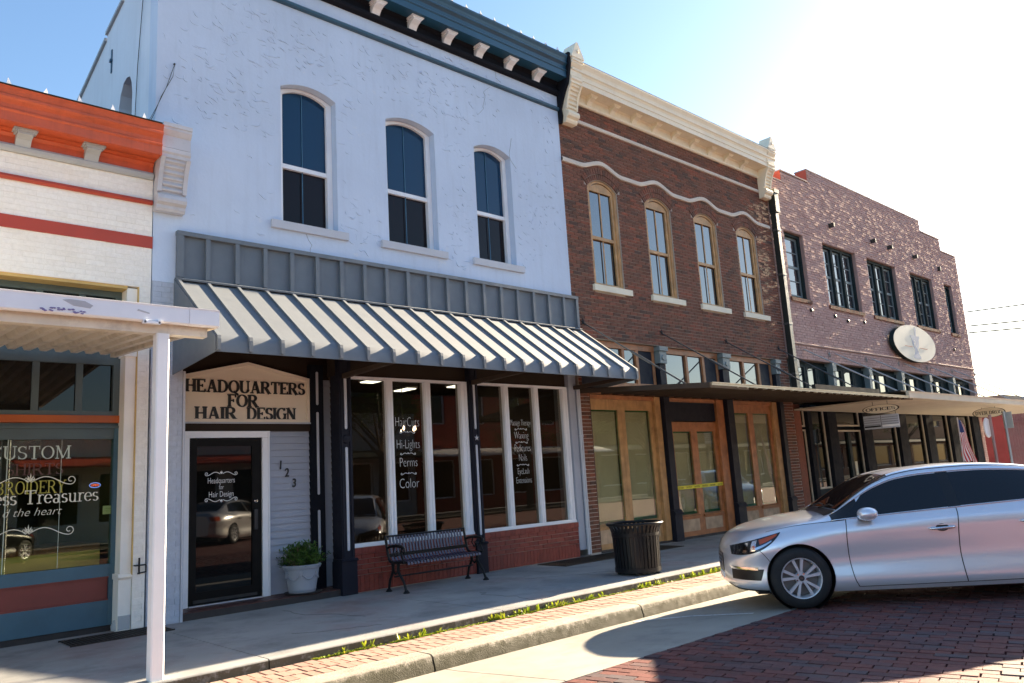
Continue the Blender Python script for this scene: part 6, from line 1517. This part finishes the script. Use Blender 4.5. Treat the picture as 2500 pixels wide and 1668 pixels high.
car_copy('black sedan parked across the street, mirrored in the salon windows', (5.5, -17.6, RZ), 220, 'car_dark')

# ---------------------------------------------------------------- the other side of the street (seen in reflections)
far_sw = structure('far_sidewalk', MB().box(-60, 120, -23.5, -19.2, -.9, -.05), 'concrete')
def far_building(lbl, x0, x1, h, wm, bands, nwin):
    t_ = thing('far_shop', lbl, 'building', ((x0+x1)/2, -23.5, 0), 'shops across the street')
    Y = -23.5; ww = (x1-x0)/nwin
    holes = [[(x0+ww*(i+.3), 4.6), (x0+ww*(i+.7), 4.6), (x0+ww*(i+.7), 6.4), (x0+ww*(i+.3), 6.4)] for i in range(nwin)] if h > 7 else []
    gf = [[(x0+ww*i+.3, .7), (x0+ww*(i+1)-.3, .7), (x0+ww*(i+1)-.3, 2.7), (x0+ww*i+.3, 2.7)] for i in range(nwin)]
    MB().plate([(x0, 0), (x1, 0), (x1, h), (x0, h)], holes+gf, Y-.3, Y).build('wall', wm, t_)
    for l in holes+gf:
        o = MB().plate([l[0], l[1], l[2], l[3]], [[(l[0][0]+.08, l[0][1]+.08), (l[1][0]-.08, l[0][1]+.08), (l[1][0]-.08, l[2][1]-.08), (l[0][0]+.08, l[2][1]-.08)]], Y-.2, Y-.1).build('window', 'white_paint', t_)
        box('pane', 'glass_dark', o, l[0][0]+.06, l[1][0]-.06, Y-.16, Y-.15, l[0][1]+.06, l[2][1]-.06)
    MB().px([(Y-.3, h), (Y+.35, h), (Y+.3, h-.35), (Y+.05, h-.45), (Y-.3, h-.45)], x0, x1).build('cornice', bands, t_)
    MB().px([(Y, 3.3), (Y+1.6, 2.9), (Y+1.6, 2.82), (Y, 3.2)], x0+.1, x1-.1).build('canopy', bands, t_); box('roof', 'roof_tar', t_, x0, x1, -37, Y-.3, h-.8, h-.6)
    return t_
far_building('unseen low pale shop across the street opposite the salon', -16, -4, 4.2, 'pale_inlay', 'dark_green_frame', 4)  # unseen; kept low and pale so the silver car mirrors more sky
far_building('brown brick two-storey shop across the street with white windows', -3.9, 5.9, 8.2, 'mauve_trim', 'white_paint', 4)
far_building('low cream shop across the street opposite the brick building', 6, 17, 4.6, 'cream_plain', 'red_paint', 4)
far_building('red two-storey shop across the street opposite the mauve building', 24, 38, 7.6, 'raw_red_brick', 'white_paint', 5)
far_building('long brown single-storey store across the street beyond the tree gap', 38.2, 62, 5.4, 'soffit_brown', 'dark_green_frame', 7)
far_building('unseen long dark store row far down the other side of the street', 62.2, 190, 8.0, 'maroon_paint', 'dark_green_frame', 24)  # unseen; stretched and darkened to keep horizon glow out of the panes
far_building('grey low store across the street between the trees', 17.2, 23.9, 5.6, 'grey_trim', 'dark_green_frame', 3)
far_building('unseen low pale store across the street at the near end', -34, -16.1, 4.4, 'pale_inlay', 'white_paint', 6)  # unseen; lowered and lightened for the silver car's reflections
def tree(lbl, x, y, h, r, seed):
    rn = random.Random(seed); t_ = thing('street_tree', lbl, 'tree', (x, y, 0), 'trees across the street')
    b = MB(); b.tube([(x, y, -.05), (x+.1, y, h*.3), (x, y+.1, h*.5)], [.2, .15, .1], 8)
    for k in range(9):
        a = rn.uniform(0, 6.28); b.tube([(x, y+.05, h*(.35+.03*k)), (x+math.cos(a)*r*.4, y+math.sin(a)*r*.4, h*(.5+.03*k)), (x+math.cos(a)*r*.75, y+math.sin(a)*r*.75, h*(.6+.035*k))], [.07, .045, .02], 6)
    b.build('trunk', 'bark', t_, smooth=True); lf = MB()
    for c in range(46):
        a = rn.uniform(0, 6.28); e = rn.uniform(-.5, 1.4); q = r*rn.uniform(.35, 1)
        cc = Vector((x+math.cos(a)*math.cos(e)*q, y+math.sin(a)*math.cos(e)*q, h*.66+math.sin(e)*q*.85))
        for k in range(60):
            p = cc+Vector((rn.gauss(0, .26), rn.gauss(0, .26), rn.gauss(0, .2))); d = Vector((rn.uniform(-1, 1), rn.uniform(-1, 1), rn.uniform(-.6, .6))).normalized(); s_ = d.cross(Vector((rn.uniform(-1, 1), rn.uniform(-1, 1), 1))).normalized(); L_ = rn.uniform(.08, .15)
            lf.add([p, p+d*L_*.5-s_*L_*.28, p+d*L_, p+d*L_*.5+s_*L_*.28], [(0, 1, 2, 3)])
    lf.build('crown', 'leaf_tree', t_, kind='stuff')
tree('tall street tree across the street in the gap between the shops', 20.5, -21.5, 7.5, 2.4, 3)
tree('smaller street tree across the street near the red shop', 29.5, -21.0, 6.2, 2.0, 5)
tree('broad street tree across the street opposite the salon', 1.0, -20.6, 6.0, 1.9, 9)
for i, (x, y, h, r) in enumerate(((34, -20.8, 6.5, 2.2), (40, -21, 7.2, 2.5), (46, -20.6, 6.8, 2.3), (53, -21, 7.5, 2.6), (61, -20.8, 7.0, 2.5), (70, -21, 7.8, 2.7), (80, -20.7, 7.4, 2.6))):
    tree('street tree in the far row across the street, %s of seven' % ('first', 'second', 'third', 'fourth', 'fifth', 'sixth', 'seventh')[i], x, y, h, r, 20+i)
